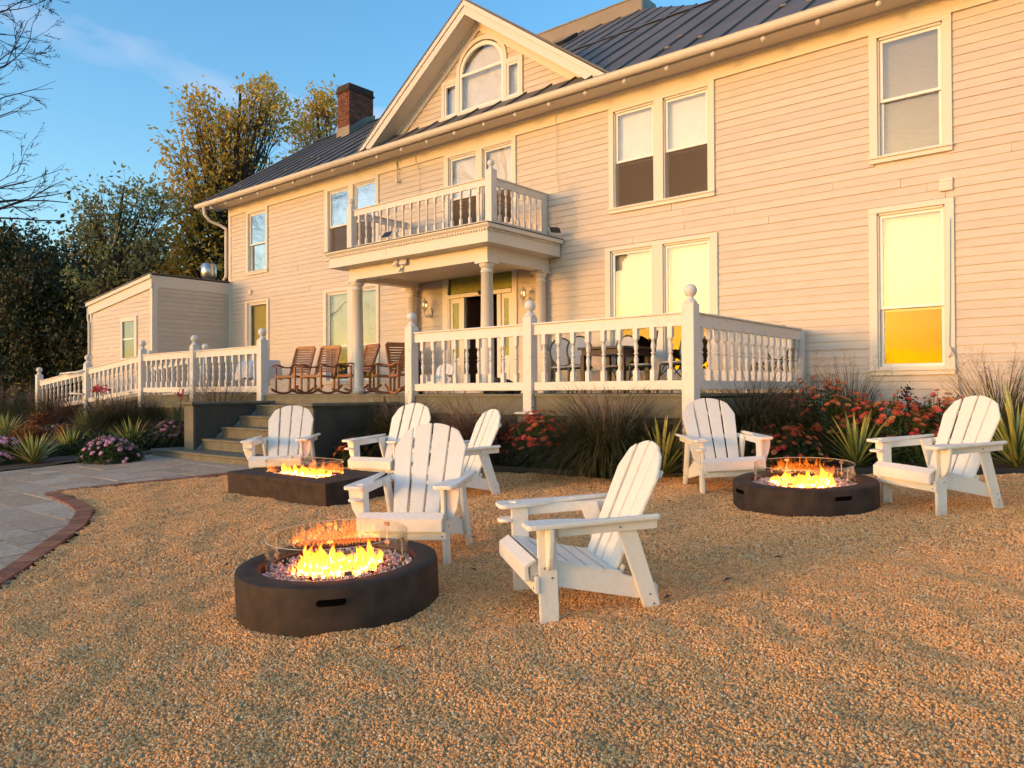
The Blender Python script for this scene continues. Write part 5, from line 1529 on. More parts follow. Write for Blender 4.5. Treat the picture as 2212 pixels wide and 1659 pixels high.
def solar(x, y, z, rz, lab):
    t = thing('solar_light', lab, 'solar light', (x, y, z), rz, group='small black solar spotlights on the balcony edge')
    M = T(x, y, z) @ RZ(rz)
    MB().box(-.10, .10, -.008, .008, -.07, .07).build('solar_panel', M_['blackplastic'], t, M @ RX(R(-38)), bevel=.003)
    MB().box(-.11, .11, .008, .02, -.075, .075).build('housing', M_['vinyl'], t, M @ RX(R(-38)))
    MB().tube([(0, .02, -.02), (0, .08, -.09)], .012, 6).build('bracket', M_['vinyl'], t, M)
solar(-10.98, 9.42, 4.16, 0, 'black solar spotlight on the front edge of the balcony')
solar(-8.42, 11.2, 4.17, R(60), 'black solar spotlight at the right end of the balcony beside the wall')

t = thing('security_light', 'white two headed security light on the porch beam', 'security light', (-10.95, pya, 3.62))
MB().box(-11.0, -10.9, pya-.03, pya-.001, 3.57, 3.68).build('base_plate', M_['vinyl'], t, bevel=.005)
for s_ in (-1, 1):
    MB().box(-.075, .075, -.05, .0, -.055, .055).build('lamp_head', M_['vinyl'], t, T(-10.95+s_*.10, pya-.05, 3.66) @ RZ(s_*R(18)) @ RX(R(-22)), bevel=.008)
MB().lathe([(.01, -.05), (.035, -.03), (.04, 0), (.03, .03)], 12, (-10.95, pya-.06, 3.55)).build('motion_sensor', M_['vinyl'], t, smooth=True)
MB().tube([(-11.0, pya-.01, 3.68), (-11.05, pya-.015, 3.73), (-11.08, fy0-.01, 3.80), (-11.07, fy0-.01, 3.95)], .005, 5).build('cable', M_['vinyl'], t)

t = thing('dome_camera', 'small black dome camera over the front door', 'camera', (-10.5, YW-.06, 3.30))
MB().lathe([(.05, 0), (.055, -.02), (.045, -.05), (.02, -.07), (.003, -.075)], 16, (-10.5, YW-.08, 3.26)).build('dome', M_['blackplastic'], t, smooth=True)
MB().lathe([(.06, 0), (.06, .015)], 16, (-10.5, YW-.08, 3.262)).build('mount', M_['blackplastic'], t)

def wallvent(x, z, w, h, lab):
    t = thing('wall_vent', lab, 'vent', (x, YW, z)); M = T(x, YW, z)
    mb = MB(); mb.box(-w/2, w/2, -.035, .0, -h/2, h/2); mb.build('vent_hood', M_['trim'], t, M, bevel=.006)
    for i in range(3): MB().box(-w/2+.02, w/2-.02, -.043, -.036, -h/2+.025+i*h*.28, -h/2+.05+i*h*.28).build('louvre', M_['trim'], t, M)
wallvent(-2.18, 3.96, .16, .17, 'painted louvred vent on the siding between the two right hand windows')
wallvent(-19.1, 3.99, .14, .13, 'small painted louvred vent above the lower left narrow window')
o = MB().bar((-19.45, YW-.03, 3.93), (-19.45, YW-.03, 4.05), .03, .03).build('cable_clip', M_['trim']); tag(o, 'short painted bracket on the siding left of the small vent', 'bracket')
# flag bracket and cables
t = thing('flag_bracket', 'white flag pole bracket hanging under the frieze left of the balcony windows', 'bracket', (-13.0, YW-.03, 6.1))
MB().bar((-13.05, YW-.04, 6.40), (-13.0, YW-.06, 5.93), .03, .025).build('bracket_arm', M_['trim'], t)
MB().box(-13.03, -12.97, YW-.10, YW-.03, 5.90, 5.95).build('bracket_cup', M_['trim'], t)
def cable(pts, lab, r=.006, m='trim'):
    o = MB().tube(pts, r, 5).build('cable', M_[m]); tag(o, lab, 'cable')
cable([(-12.45, YW-.04, 6.42), (-12.42, YW-.035, 6.22), (-12.32, YW-.035, 6.05), (-12.33, YW-.035, 5.8), (-12.36, YW-.035, 5.4)], 'thin painted cable dropping down the siding above the left end of the balcony', .008)
cable([(-8.62, YW-.04, 6.40), (-8.60, YW-.035, 5.9), (-8.62, YW-.035, 5.3), (-8.55, YW-.035, 4.95)], 'thin painted cable dropping down the siding right of the balcony windows')
cable([(-2.13, YW-.045, 3.5), (-2.14, YW-.04, 2.4), (-2.15, YW-.05, 1.82), (-2.10, YW-.06, 1.72), (-2.16, YW-.05, 1.66), (-2.11, YW-.05, 1.80), (-2.07, YW-.04, 1.55), (-2.02, YW-.03, 1.1), (-1.95, YW-.03, .8)], 'thin cable looped beside the lower right window and trailing down the siding', .005, 'steel')

# ================================================================== PLANTS
def ray(px, py):
    k = 2212*F
    return fw+(px-1106)/k*r2+(829.5-py)/k*u2
def gpos(px, py):
    d = ray(px, py); t = (-.168-CAMZ)/(d.z-SLOPE*d.y); p = d*t
    return Vector((p.x, p.y, SLOPE*p.y-.168)), t
def ypos(px, Y):
    d = ray(px, 839); t = Y/d.y
    return Vector((d.x*t, Y, SLOPE*min(Y, 11.6)-.168)), t

def quads(P, D, Sd, L_, W_):
    """rhombic leaves at P, along D, side Sd, length L_, width W_"""
    n = len(P); L_ = np.asarray(L_).reshape(-1, 1); W_ = np.asarray(W_).reshape(-1, 1)
    V = np.empty((n, 4, 3)); V[:, 0] = P; V[:, 1] = P+D*L_*.45+Sd*W_*.5; V[:, 2] = P+D*L_; V[:, 3] = P+D*L_*.45-Sd*W_*.5
    return V.reshape(-1, 3), np.arange(4*n).reshape(-1, 4)
def unit(v): return v/np.maximum(np.linalg.norm(v, axis=-1, keepdims=True), 1e-9)
def leaf_cloud(P, size, aspect=.42, up=0.2, droop=0.0):
    n = len(P)
    D = unit(rng.normal(size=(n, 3))+np.array([0, 0, up-droop])); S_ = unit(np.cross(D, rng.normal(size=(n, 3))))
    L_ = size*rng.uniform(.6, 1.3, n)
    return quads(P, D, S_, L_, L_*aspect)
def merge(parts):
    Vs = []; Fs = []; o = 0
    for v, f in parts: Vs.append(v); Fs.append(f+o); o += len(v)
    return np.concatenate(Vs), np.concatenate(Fs)
def plantobj(name, lab, cat, loc, group=None):
    return thing(name, lab, cat, loc, group=group)
def addnp(name, VF, m, par, loc, kind=None):
    o = place(bpy.data.objects.new(name, np_mesh(name, VF[0], VF[1], M_[m])), par, T(*loc))
    if kind: o['kind'] = kind
    return o

def ribbons(P0, az, el0, L_, W_, curl, seg=5, twist=0.0):
    """grass blades: start points, azimuth, start elevation, length, width, total curl (rad)"""
    n = len(P0); pts = [P0]; el = el0.copy(); p = P0.copy()
    for i in range(seg):
        d = np.stack([np.cos(az)*np.cos(el), np.sin(az)*np.cos(el), np.sin(el)], 1)
        p = p+d*(L_/seg)[:, None]; pts.append(p); el = el-curl/seg
    side = np.stack([-np.sin(az), np.cos(az), np.zeros(n)], 1)
    V = np.empty((n, seg+1, 2, 3))
    for i in range(seg+1):
        w = (W_*(1-(i/seg)**1.6)*.5+.0004)[:, None]
        V[:, i, 0] = pts[i]-side*w; V[:, i, 1] = pts[i]+side*w
    idx = np.arange(n*(seg+1)*2).reshape(n, seg+1, 2)
    Fq = np.stack([idx[:, :-1, 0], idx[:, 1:, 0], idx[:, 1:, 1], idx[:, :-1, 1]], -1).reshape(-1, 4)
    return (V.reshape(-1, 3), Fq), pts[-1]

def grass_clump(lab, loc, h, spread, n=900, m='grass', plumes=60, upright=.0, group=None, pl_h=1.0, plm='plume'):
    t = plantobj('ornamental_grass', lab, 'grass plant', loc, group); n = int(n*1.9)
    az = rng.uniform(0, 2*np.pi, n); r = spread*.30*np.sqrt(rng.uniform(0, 1, n))
    P0 = np.stack([r*np.cos(az), r*np.sin(az), np.zeros(n)], 1)
    az2 = az+rng.normal(0, .5, n)
    el = np.radians(rng.uniform(48+upright*27, 89, n)); L_ = h*rng.uniform(.55, 1.20, n)
    VF, _ = ribbons(P0, az2, el, L_, np.full(n, .0095)*rng.uniform(.7, 1.4, n), rng.uniform(.9, 2.9, n)*(1-upright*.72))
    addnp('blades', VF, m, t, loc, 'stuff')
    if plumes:
        k = plumes; az = rng.uniform(0, 2*np.pi, k); r = spread*.12*np.sqrt(rng.uniform(0, 1, k))
        P0 = np.stack([r*np.cos(az), r*np.sin(az), np.zeros(k)], 1)
        Ls = h*pl_h*rng.uniform(.62, .86, k)
        VF, tip = ribbons(P0, az, np.radians(rng.uniform(60+upright*18, 88, k)), Ls, np.full(k, .0035), rng.uniform(.05, .5, k))
        # airy seed branches round the tip of each stem
        q = 34
        base = np.repeat(tip, q, 0)-np.array([0, 0, 1])*rng.uniform(-.02, .26*h, (k*q, 1))
        base[:, :2] -= (np.repeat(tip[:, :2], q, 0)*.08)
        D = unit(rng.normal(size=(k*q, 3))*np.array([1, 1, .5])+np.array([0, 0, .9])); S_ = unit(np.cross(D, rng.normal(size=(k*q, 3))))
        Lb = rng.uniform(.03, .09, k*q)*h
        VF2 = quads(base, D, S_, Lb, np.full(k*q, .0035))
        addnp('plumes', merge([VF, VF2]), plm, t, loc, 'stuff')
    return t

# ---- yucca
def yucca_leaf_mesh():
    seg = 7; vs = []; fs = []
    for i in range(seg+1):
        u = i/seg; w = .040*(math.sin(min(u*3.2+.5, math.pi/2)) if u < .4 else 1)*(1-max(u-.35, 0)/.65)**.8+.0006
        z = -.10*u*u
        for s_, zz in ((-1, .010), (-.35, .0), (.35, .0), (1, .010)): vs.append((u, s_*w, z+zz*(w/.04)))
    for i in range(seg):
        for k in range(3): a = i*4+k; fs.append((a, a+4, a+5, a+1))
    me = bpy.data.meshes.new('leaf'); me.from_pydata(vs, [], fs); me.materials.append(M_['yucca']); me.shade_smooth(); return me
YL = yucca_leaf_mesh()
def yucca(lab, loc, size, n=46):
    t = plantobj('yucca', lab, 'yucca', loc); n = int(n*1.25); size *= 1.12
    for i in range(n):
        f = i/n
        el = R(12+68*f**.8+rr.uniform(-8, 8)); a = i*2.399963+rr.uniform(-.2, .2)
        L_ = size*rr.uniform(.8, 1.15)*(1.0-.12*(1-f))
        M = T(loc[0], loc[1], loc[2]+.05) @ RZ(a) @ RY(-el) @ SC(L_, L_*.95, L_)
        inst('leaf', YL, t, M)
    return t

# ---- flower heads
def flower_mesh(name, mi, petals, r, layers, cup=.25):
    vs = []; fs = []; mats = []
    for l in range(layers):
        rl = r*(1-.28*l); z0 = .004*l
        for i in range(petals):
            a = 2*math.pi*(i+.5*l)/petals; w = 2*math.pi/petals*.55
            c, s_ = math.cos(a), math.sin(a); k = len(vs)
            for rad, off in ((.22, 0), (.72, -w), (1.0, 0), (.72, w)):
                aa = a+off*.8; vs.append((rl*rad*math.cos(aa), rl*rad*math.sin(aa), z0+cup*rl*rad*rad*(.5+.6*l)))
            fs.append((k, k+1, k+2, k+3)); mats.append(0)
    k = len(vs); n = 7
    for i in range(n): vs.append((r*.26*math.cos(2*math.pi*i/n), r*.26*math.sin(2*math.pi*i/n), .006))
    vs.append((0, 0, .014))
    for i in range(n): fs.append((k+i, k+(i+1) % n, k+n)); mats.append(1)
    me = bpy.data.meshes.new(name); me.from_pydata(vs, [], fs)
    me.materials.append(M_[mi]); me.materials.append(M_['flowerheart'])
    for p, i in zip(me.polygons, mats): p.material_index = i
    return me
ZF1 = flower_mesh('flower', 'redpetal', 12, .036, 2); ZF2 = flower_mesh('flower', 'redonly', 12, .034, 3, .4)

def zinnia(lab, loc, rx, ry, h, nf, red=.5, leaves=2600):
    t = plantobj('zinnia_bush', lab, 'flower bush', loc); nf = int(nf*1.45)
    n = int(leaves*1.4)
    u = unit(rng.normal(size=(n, 3))); u[:, 2] = np.abs(u[:, 2])
    rad = rng.uniform(.35, 1.0, n)**.5
    P = u*rad[:, None]*np.array([rx, ry, h*.92]); P[:, 2] += .02
    P += .05*np.stack([np.sin(P[:, 0]*23), np.cos(P[:, 1]*21), np.sin(P[:, 0]*17+P[:, 1]*13)], 1)
    addnp('foliage', leaf_cloud(P, .062, .30, .5), 'leafzin', t, loc, 'stuff')
    # stems
    k = nf; th = rng.uniform(0, 2*np.pi, k); rr_ = np.sqrt(rng.uniform(0, 1, k))
    heads = []
    st = MB()
    for i in range(k):
        x = rx*rr_[i]*math.cos(th[i]); y = ry*rr_[i]*math.sin(th[i])
        z = h*math.sqrt(max(1-.9*rr_[i]**2, .03))*rr.uniform(.82, 1.12)+.03
        heads.append((x, y, z)); st.tube([(x*.8, y*.8, z*.55), (x, y, z)], .003, 3, cap=False)
    st.build('stems', M_['leafzin'], t, T(*loc))['kind'] = 'stuff'
    for i, (x, y, z) in enumerate(heads):
        s_ = rr.uniform(.9, 1.5); ti = .25+.9*math.hypot(x/rx, y/ry)
        a = math.atan2(y/ry, x/rx)+rr.uniform(-.5, .5)
        M = T(loc[0]+x, loc[1]+y, loc[2]+z) @ RZ(a) @ RY(ti*rr.uniform(.3, 1.0)) @ RZ(rr.uniform(0, 6)) @ SC(s_, s_, s_)
        inst('flower', ZF2 if rr.random() < red else ZF1, t, M)
    return t

def floret_mesh():
    bm = bmesh.new(); bmesh.ops.create_icosphere(bm, subdivisions=2, radius=1)
    for v in bm.verts:
        v.co *= 1+.22*noise.noise(v.co*6); v.co = Vector((v.co.x*.038, v.co.y*.038, max(v.co.z, -.2)*.026))
    me = bpy.data.meshes.new('flower_cluster'); bm.to_mesh(me); bm.free(); me.materials.append(M_['pinkpetal']); return me
PF = floret_mesh()
def spirea(lab, loc, rx, ry, h, nf):
    t = plantobj('pink_flower_bush', lab, 'flower bush', loc)
    nf = int(nf*1.3); rx *= 1.08; h *= 1.05
    n = int(5600*rx/.5)
    u = unit(rng.normal(size=(n, 3))); u[:, 2] = np.abs(u[:, 2])
    P = u*(rng.uniform(.4, 1.0, n)**.4)[:, None]*np.array([rx, ry, h])*(1+.12*np.sin(u[:, :1]*11)); P[:, 2] += .01
    addnp('foliage', leaf_cloud(P, .045, .45, .3), 'leafpink', t, loc, 'stuff')
    for i in range(nf):
        th = rr.uniform(0, 2*math.pi); q = math.sqrt(rr.uniform(0, 1))
        x = rx*q*math.cos(th); y = ry*q*math.sin(th); z = h*math.sqrt(max(1-q*q, .02))*rr.uniform(.93, 1.05)
        s_ = rr.uniform(.7, 1.25)
        inst('flower_cluster', PF, t, T(loc[0]+x, loc[1]+y, loc[2]+z) @ RZ(th) @ RY(q*.9) @ SC(s_, s_, s_))
    return t

def shrub(name, lab, cat, loc, rx, ry, h, m, n=3000, size=.06, aspect=.45, up=.3, group=None, stems=True):
    t = plantobj(name, lab, cat, loc, group)
    k = max(int(n/55), 6)
    u = unit(rng.normal(size=(k, 3))); u[:, 2] = np.abs(u[:, 2])
    C_ = u*(rng.uniform(.25, .95, k)**.5)[:, None]*np.array([rx, ry, h])
    P = np.repeat(C_, 55, 0)+rng.normal(0, .16*min(rx, ry, h)+.01, (k*55, 3)); P[:, 2] = np.abs(P[:, 2])
    addnp('foliage', leaf_cloud(P, size, aspect, up), m, t, loc, 'stuff')
    if stems:
        st = MB()
        for c in C_[:40]: st.tube([(0, 0, 0), (c[0]*.35, c[1]*.35, c[2]*.6), tuple(c)], [.008, .006, .003], 4, cap=False)
        st.build('stems', M_['bark'], t, T(*loc))['kind'] = 'stuff'
    return t

def mpx(px, d): return px*d/(2212*F)

# --- bed along the deck
p, d = ypos(862, 7.72); grass_clump('dark green fountain grass in front of the folded black cover, left of the door', p, 1.22, .8, 1000, 'grass', 60)
p, d = ypos(1035, 7.66); grass_clump('reddish fountain grass under the railing in front of the front door', p, 1.15, .85, 1000, 'redgrass', 50)
p, d = ypos(1312, 7.74); grass_clump('broad green fountain grass in front of the bistro table railing', p, 1.28, .95, 1900, 'grass', 110)
p, d = ypos(1625, 9.55); grass_clump('largest fountain grass at the right end of the deck, behind a white chair', p, 1.36, 1.15, 2100, 'grass', 130)
p, d = ypos(1740, 10.3); grass_clump('small reddish grass between the deck corner and the zinnias', p, .7, .6, 500, 'redgrass', 20)
p, d = ypos(1838, 11.05); grass_clump('thin upright grass against the siding left of the lower right window', p, 1.32, .5, 150, 'grass', 18, .8, pl_h=1.35)
p, d = ypos(2162, 11.0); grass_clump('thin upright grass against the siding at the right edge', p, 1.30, .6, 200, 'grass', 24, .75, pl_h=1.35)
p, d = gpos(765, 1008); zinnia('small red and orange zinnia bush between two chairs near the stairs', p, mpx(36, d), .3, mpx(52, d), 34, .35, 1200)
p, d = ypos(1045, 7.62); zinnia('red zinnia bush half hidden behind the chair turned left', p, .33, .3, .62, 46, .5, 1600)
p, d = ypos(1165, 7.66); zinnia('full red zinnia bush in front of the deck skirting, right of the turned chair', p, .56, .34, .72, 120, .62, 3600)
p, d = ypos(1690, 9.05); zinnia('low red zinnia bush behind the far round fire table', p, .50, .40, .50, 70, .45, 2400)
p, d = ypos(1775, 10.0); zinnia('tallest orange zinnia bush under the thin upright grass', p, .72, .45, .98, 125, .22, 4200)
p, d = ypos(1915, 9.95); zinnia('wide orange and red zinnia bush left of the right hand chair', p, .66, .42, .80, 110, .35, 3800)
p, d = ypos(2035, 10.3); zinnia('dark red zinnia bush behind the right hand chair', p, .50, .40, .80, 60, .7, 2600)
p, d = ypos(1452, 7.95); yucca('yellow striped yucca beside the corner post, behind the foreground chair', (p.x, 7.72, p.z), .60, 54)
p, d = ypos(1850, 9.42); yucca('striped yucca in the middle of the zinnias', p, .60, 50)
p, d = ypos(2196, 9.95); yucca('tall yellow yucca at the right edge behind the last chair', p, .82, 44)
p, d = ypos(1968, 11.1); shrub('dark_shrub', 'dark purple upright shrub against the siding under the lower right window', 'shrub', p, .22, .18, .95, 'burgundy', 1100, .045, .6, .8)
p, d = ypos(1998, 11.15); shrub('dark_shrub', 'second dark upright shrub, just right of the first one under the window', 'shrub', p, .20, .18, .88, 'burgundy', 900, .045, .6, .8)
p, d = ypos(1345, 7.62); shrub('low_shrub', 'low dark green plant at the edging below the broad grass', 'shrub', p, .45, .22, .26, 'lowgreen', 1600, .05)
p, d = ypos(745, 7.45); shrub('burgundy_shrub', 'burgundy shrub against the dark stair wall behind two chairs', 'shrub', (p.x+.25, 7.6, p.z), .55, .3, .62, 'burgundy', 2600, .05)
p, d = ypos(930, 7.62); shrub('burgundy_shrub', 'burgundy shrub behind the central chair backs', 'shrub', p, .5, .25, .5, 'burgundy', 1800, .05)
p, d = ypos(1510, 8.6); shrub('low_shrub', 'low green plant behind the chair at the corner post', 'shrub', p, .5, .3, .35, 'lowgreen', 1400, .05)
p, d = ypos(1560, 8.75); zinnia('few red zinnias seen through the chair at the corner post', p, .35, .2, .34, 16, .9, 900)

# --- garden bed at the left
def L(px, py): return gpos(px, py)
p, d = L(72, 1008); yucca('large yellow green yucca at the patio edge beside the left pink bush', p, mpx(68, d), 60)
p, d = L(152, 985); yucca('greener yucca between the two pink bushes', p, mpx(58, d), 48)
p, d = L(284, 975); yucca('bright yellow yucca behind the middle pink bush', p, mpx(62, d), 54)
p, d = L(14, 955); yucca('yellow yucca at the left edge of the picture', p, mpx(58, d), 44)
p, d = L(190, 940); yucca('yellow yucca farther back in the middle of the bed', p, mpx(52, d), 44)
p, d = L(238, 1000); spirea('wide pink flowered bush at the patio edge', p, mpx(82, d), .42, mpx(52, d), 80)
p, d = L(368, 968); spirea('round pink flowered bush against the stair wall', p, mpx(42, d), .4, mpx(55, d), 45)
p, d = L(2, 1008); spirea('pink flowered bush cut by the left edge', p, mpx(48, d), .42, mpx(60, d), 46)
p, d = L(118, 945); spirea('faded pink bush behind the large yucca', p, mpx(50, d), .5, mpx(24, d), 40)
p, d = L(258, 950); grass_clump('large brownish fountain grass in front of the ramp railing', p, mpx(125, d), mpx(95, d), 2000, 'grass', 90)
p, d = L(345, 945); grass_clump('green grass between the ramp and the stair wall', p, mpx(108, d), mpx(66, d), 1200, 'grass', 50)
p, d = L(125, 930); grass_clump('feathery grass under the lower end of the ramp railing', p, mpx(115, d), mpx(85, d), 1500, 'grass', 90)
p, d = L(165, 935); grass_clump('darker grass just right of the feathery one at the ramp', p, mpx(105, d), mpx(75, d), 1200, 'redgrass', 40)
p, d = L(60, 925); grass_clump('grass clump at the lower ramp post', p, mpx(120, d), mpx(80, d), 1000, 'grass', 50)
p, d = ypos(475, 7.6); grass_clump('tawny grass rising above the left stair wall', p, 1.7, .9, 900, 'grass', 90)
p, d = L(90, 940); shrub('orange_shrub', 'orange leaved shrub behind the leftmost yuccas', 'shrub', p, mpx(40, d), .4, mpx(50, d), 'orangeleaf', 2600, .06)
p, d = L(140, 935); shrub('orange_shrub', 'orange brown shrub in the middle of the garden bed', 'shrub', p, mpx(36, d), .4, mpx(36, d), 'orangeleaf', 2000, .06)
p, d = L(308, 952); shrub('orange_shrub', 'small orange shrub right of the bright yellow yucca', 'shrub', p, mpx(34, d), .3, mpx(38, d), 'orangeleaf', 1600, .05)
p, d = L(225, 950); shrub('low_shrub', 'low spreading green shrub behind the middle pink bush', 'shrub', p, mpx(48, d), .4, mpx(34, d), 'lowgreen', 2400, .05)
p, d = L(185, 968); shrub('low_shrub', 'dark green shrub behind the greener yucca', 'shrub', p, mpx(40, d), .4, mpx(36, d), 'lowgreen', 1800, .05)
p, d = L(40, 960); shrub('low_shrub', 'dark green shrub at the left between two yuccas', 'shrub', p, mpx(36, d), .4, mpx(30, d), 'lowgreen', 1600, .05)
p, d = L(340, 965); shrub('burgundy_shrub', 'dark burgundy shrub behind the round pink bush', 'shrub', p, mpx(46, d), .4, mpx(48, d), 'burgundy', 2200, .05)
p, d = L(170, 920); shrub('burgundy_shrub', 'dark burgundy shrub below the ramp railing', 'shrub', p, mpx(60, d), .5, mpx(50, d), 'burgundy', 2400, .07)
for i, (px, py, w, h, m_, nm, lab) in enumerate((
  (35, 985, 52, 34, 'lowgreen', 'low_shrub', 'green mound between the edge pink bush and the large yucca'),
  (112, 990, 40, 30, 'lowgreen', 'low_shrub', 'green mound right of the large yucca'),
  (190, 985, 44, 34, 'lowgreen', 'low_shrub', 'green mound left of the wide pink bush'),
  (320, 975, 44, 40, 'lowgreen', 'low_shrub', 'green mound right of the bright yellow yucca'),
  (250, 965, 50, 40, 'lowgreen', 'low_shrub', 'green mound behind the wide pink bush'),
  (60, 960, 46, 40, 'orangeleaf', 'orange_shrub', 'orange shrub behind the yellow yucca at the left edge'),
  (150, 955, 50, 38, 'orangeleaf', 'orange_shrub', 'rusty shrub behind the faded pink bush'),
  (270, 940, 44, 46, 'orangeleaf', 'orange_shrub', 'rusty shrub at the foot of the large brownish grass'),
  (10, 925, 60, 55, 'lowgreen', 'low_shrub', 'tall dark green shrub at the left edge near the bin'),
  (355, 945, 44, 60, 'lowgreen', 'low_shrub', 'tall dark green shrub left of the stair wall behind the canna'),
  (105, 915, 60, 50, 'burgundy', 'burgundy_shrub', 'dark burgundy shrub under the lower ramp railing'),
  (300, 925, 60, 60, 'burgundy', 'burgundy_shrub', 'dark burgundy shrub under the upper end of the ramp'))):
    p, d = L(px, py); shrub(nm, lab, 'shrub', p, mpx(w, d), .4, mpx(h, d), m_, 2600, .055)
def canna(lab, loc, h, nf):
    t = plantobj('canna', lab, 'canna plant', loc)
    n = 26; az = rng.uniform(0, 2*np.pi, n)
    VF, _ = ribbons(np.stack([.05*np.cos(az), .05*np.sin(az), rng.uniform(0, h*.5, n)], 1), az, np.radians(rng.uniform(50, 82, n)), h*rng.uniform(.35, .6, n), np.full(n, .09), rng.uniform(.3, 1.2, n))
    addnp('leaves', VF, 'canna', t, loc, 'stuff')
    for i in range(nf):
        x, y = rr.uniform(-.05, .05)+i*.28, rr.uniform(-.05, .05); z = h*rr.uniform(.9, 1.02)
        MB().tube([(loc[0]+x*.3, loc[1]+y, loc[2]), (loc[0]+x, loc[1]+y, loc[2]+z)], .008, 5).build('stem', M_['canna'], t)
        c = rng.normal(0, .045, (26, 3))*np.array([1, 1, .8])
        VF = leaf_cloud(c, .09, .6, .5)
        addnp('flower', VF, 'cannared', t, (loc[0]+x, loc[1]+y, loc[2]+z+.04))
M_['cannared'] = rampmat('canna_petal', [(.55, .05, .06), (.60, .09, .10)], .5, trans=.3)
p, d = L(385, 955); canna('red canna by the round pink bush, left of the stair wall', p, mpx(96, d), 1)
p, d = L(205, 945); canna('red cannas standing above the large brownish grass', p, mpx(108, d), 3)
p, d = L(20, 905)
t = thing('wheelie_bin', 'dark green wheelie bin at the far left behind the garden bed', 'bin', (p.x-.6, p.y+1.2, p.z))
q = (p.x-.6, p.y+1.2, p.z)
MB().hexa([(q[0]-.26, q[1]-.3, q[2]), (q[0]+.26, q[1]-.3, q[2]), (q[0]+.26, q[1]+.25, q[2]), (q[0]-.26, q[1]+.25, q[2]), (q[0]-.3, q[1]-.38, q[2]+1.0), (q[0]+.3, q[1]-.38, q[2]+1.0), (q[0]+.3, q[1]+.34, q[2]+1.0), (q[0]-.3, q[1]+.34, q[2]+1.0)]).build('bin_body', M_['blackplastic'], t, bevel=.02)
MB().prism([(q[1]-.42, q[2]+1.0), (q[1]+.38, q[2]+1.0), (q[1]+.38, q[2]+1.06), (q[1], q[2]+1.10), (q[1]-.42, q[2]+1.04)], 'x', q[0]-.32, q[0]+.32).build('lid', M_['blackplastic'], t)
for s_ in (-1, 1): MB().tube([(q[0]+s_*.28, q[1]+.3, q[2]+.1), (q[0]+s_*.33, q[1]+.3, q[2]+.1)], .1, 14).build('wheel', M_['blackplastic'], t)

# dry leaves on the gravel
lf = MB().add([(0, 0, 0), (.018, .03, .006), (0, .075, .0), (-.018, .03, .008)], [(0, 1, 2, 3)]).mesh('dry_leaf', mat('dry_leaf', (.08, .04, .02), .8))
for i in range(14):
    x, y = rr.uniform(-5.5, 1.5), rr.uniform(1.5, 7.0)
    if math.hypot(x+3.67, y-2.79) < .8: continue
    o = inst('dry_leaf', lf, None, T(x, y, SLOPE*y-.168+.055) @ RZ(rr.uniform(0, 6)) @ RX(rr.uniform(-.3, .3)))
    tag(o, 'small dry brown leaf lying loose on the gravel', 'leaf', 'dry leaves scattered on the gravel')

# ================================================================== TREES
def tree(name, lab, base, top, crowns, lm, leaf, per, aspect=.4, tr=.18, droop=.15, sigma=.42, seed=1, lean=(0, 0)):
    q = np.random.default_rng(seed)
    t = plantobj(name, lab, 'tree', base)
    b = np.array(tuple(base), float); tp = np.array([b[0]+lean[0], b[1]+lean[1], top])
    tk = []; n = 9
    for i in range(n+1):
        u = i/n; w = .25*math.sin(u*5+seed)*u
        tk.append(b+(tp-b)*u+np.array([w, w*.6, 0]))
    MB().tube([tuple(v) for v in tk], [tr*(1-.85*i/n)+.015 for i in range(n+1)], 7, cap=False).build('trunk', M_['bark'], t)
    br = MB(); LP = []
    for (c, rx, ry, rz, k) in crowns:
        c = np.array(c)
        for j in range(k):
            u = unit(q.normal(size=3)); rad = q.uniform(.3, 1.0)**.45
            e = c+u*rad*np.array([rx, ry, rz])
            hf = max(min((e[2]-b[2])/(top-b[2])*q.uniform(.35, .72), .93), .1)
            i0 = int(hf*n); s = tk[i0]+(tk[min(i0+1, n)]-tk[i0])*(hf*n-i0)
            m1 = s*.55+e*.45+np.array([0, 0, .12*np.linalg.norm(e-s)*.3]); 
            m2 = s*.2+e*.8+q.normal(0, .15, 3)
            r0 = tr*.32*(1-hf)+.012
            br.tube([tuple(s), tuple(m1), tuple(m2), tuple(e)], [r0, r0*.65, r0*.4, .006], 4, cap=False)
            # leaves gather on sprays round the branch end
            ns = max(int(per/9), 2)
            sc_ = e+q.normal(0, sigma, (ns, 3))*np.array([1, 1, .75])
            for s_ in sc_[:4]: br.tube([tuple(m2), tuple(s_)], [.010, .004], 3, cap=False)
            P = np.repeat(sc_, 9, 0)+q.normal(0, leaf*.75, (ns*9, 3))
            LP.append(P)
    br.build('branches', M_['bark'], t)['kind'] = 'stuff'
    P = np.concatenate(LP)
    D = unit(q.normal(size=P.shape)+np.array([0, 0, -droop])); S_ = unit(np.cross(D, q.normal(size=P.shape)))
    Ls = leaf*q.uniform(.6, 1.3, len(P))
    addnp('crown', quads(P, D, S_, Ls, Ls*aspect), lm, t, (0, 0, 0), 'stuff')
    return t
def CR(px, py, d, rpx, rpy, k, dep=None):
    c = at(px, py, d); rx = mpx(rpx, d); return (tuple(float(v) for v in c), rx, rx if dep is None else dep, mpx(rpy, d), k)
def tbase(px, d):
    c = at(px, 840, d); return (c.x, c.y, G(12))
d = 29
tree('golden_tree', 'tall golden brown leaved tree behind the left corner of the house', tbase(505, d), at(560, 190, d).z,
     [CR(582, 235, d, 52, 55, 26), CR(455, 262, d, 62, 38, 20), CR(520, 310, d, 75, 60, 34), CR(410, 330, d, 42, 55, 14), CR(395, 420, d, 50, 50, 14), CR(470, 420, d, 70, 70, 34), CR(440, 520, d, 60, 60, 34), CR(430, 590, d, 75, 45, 30)],
     'goldleaf', .22, 48, seed=3, tr=.22, sigma=.36)
d = 32
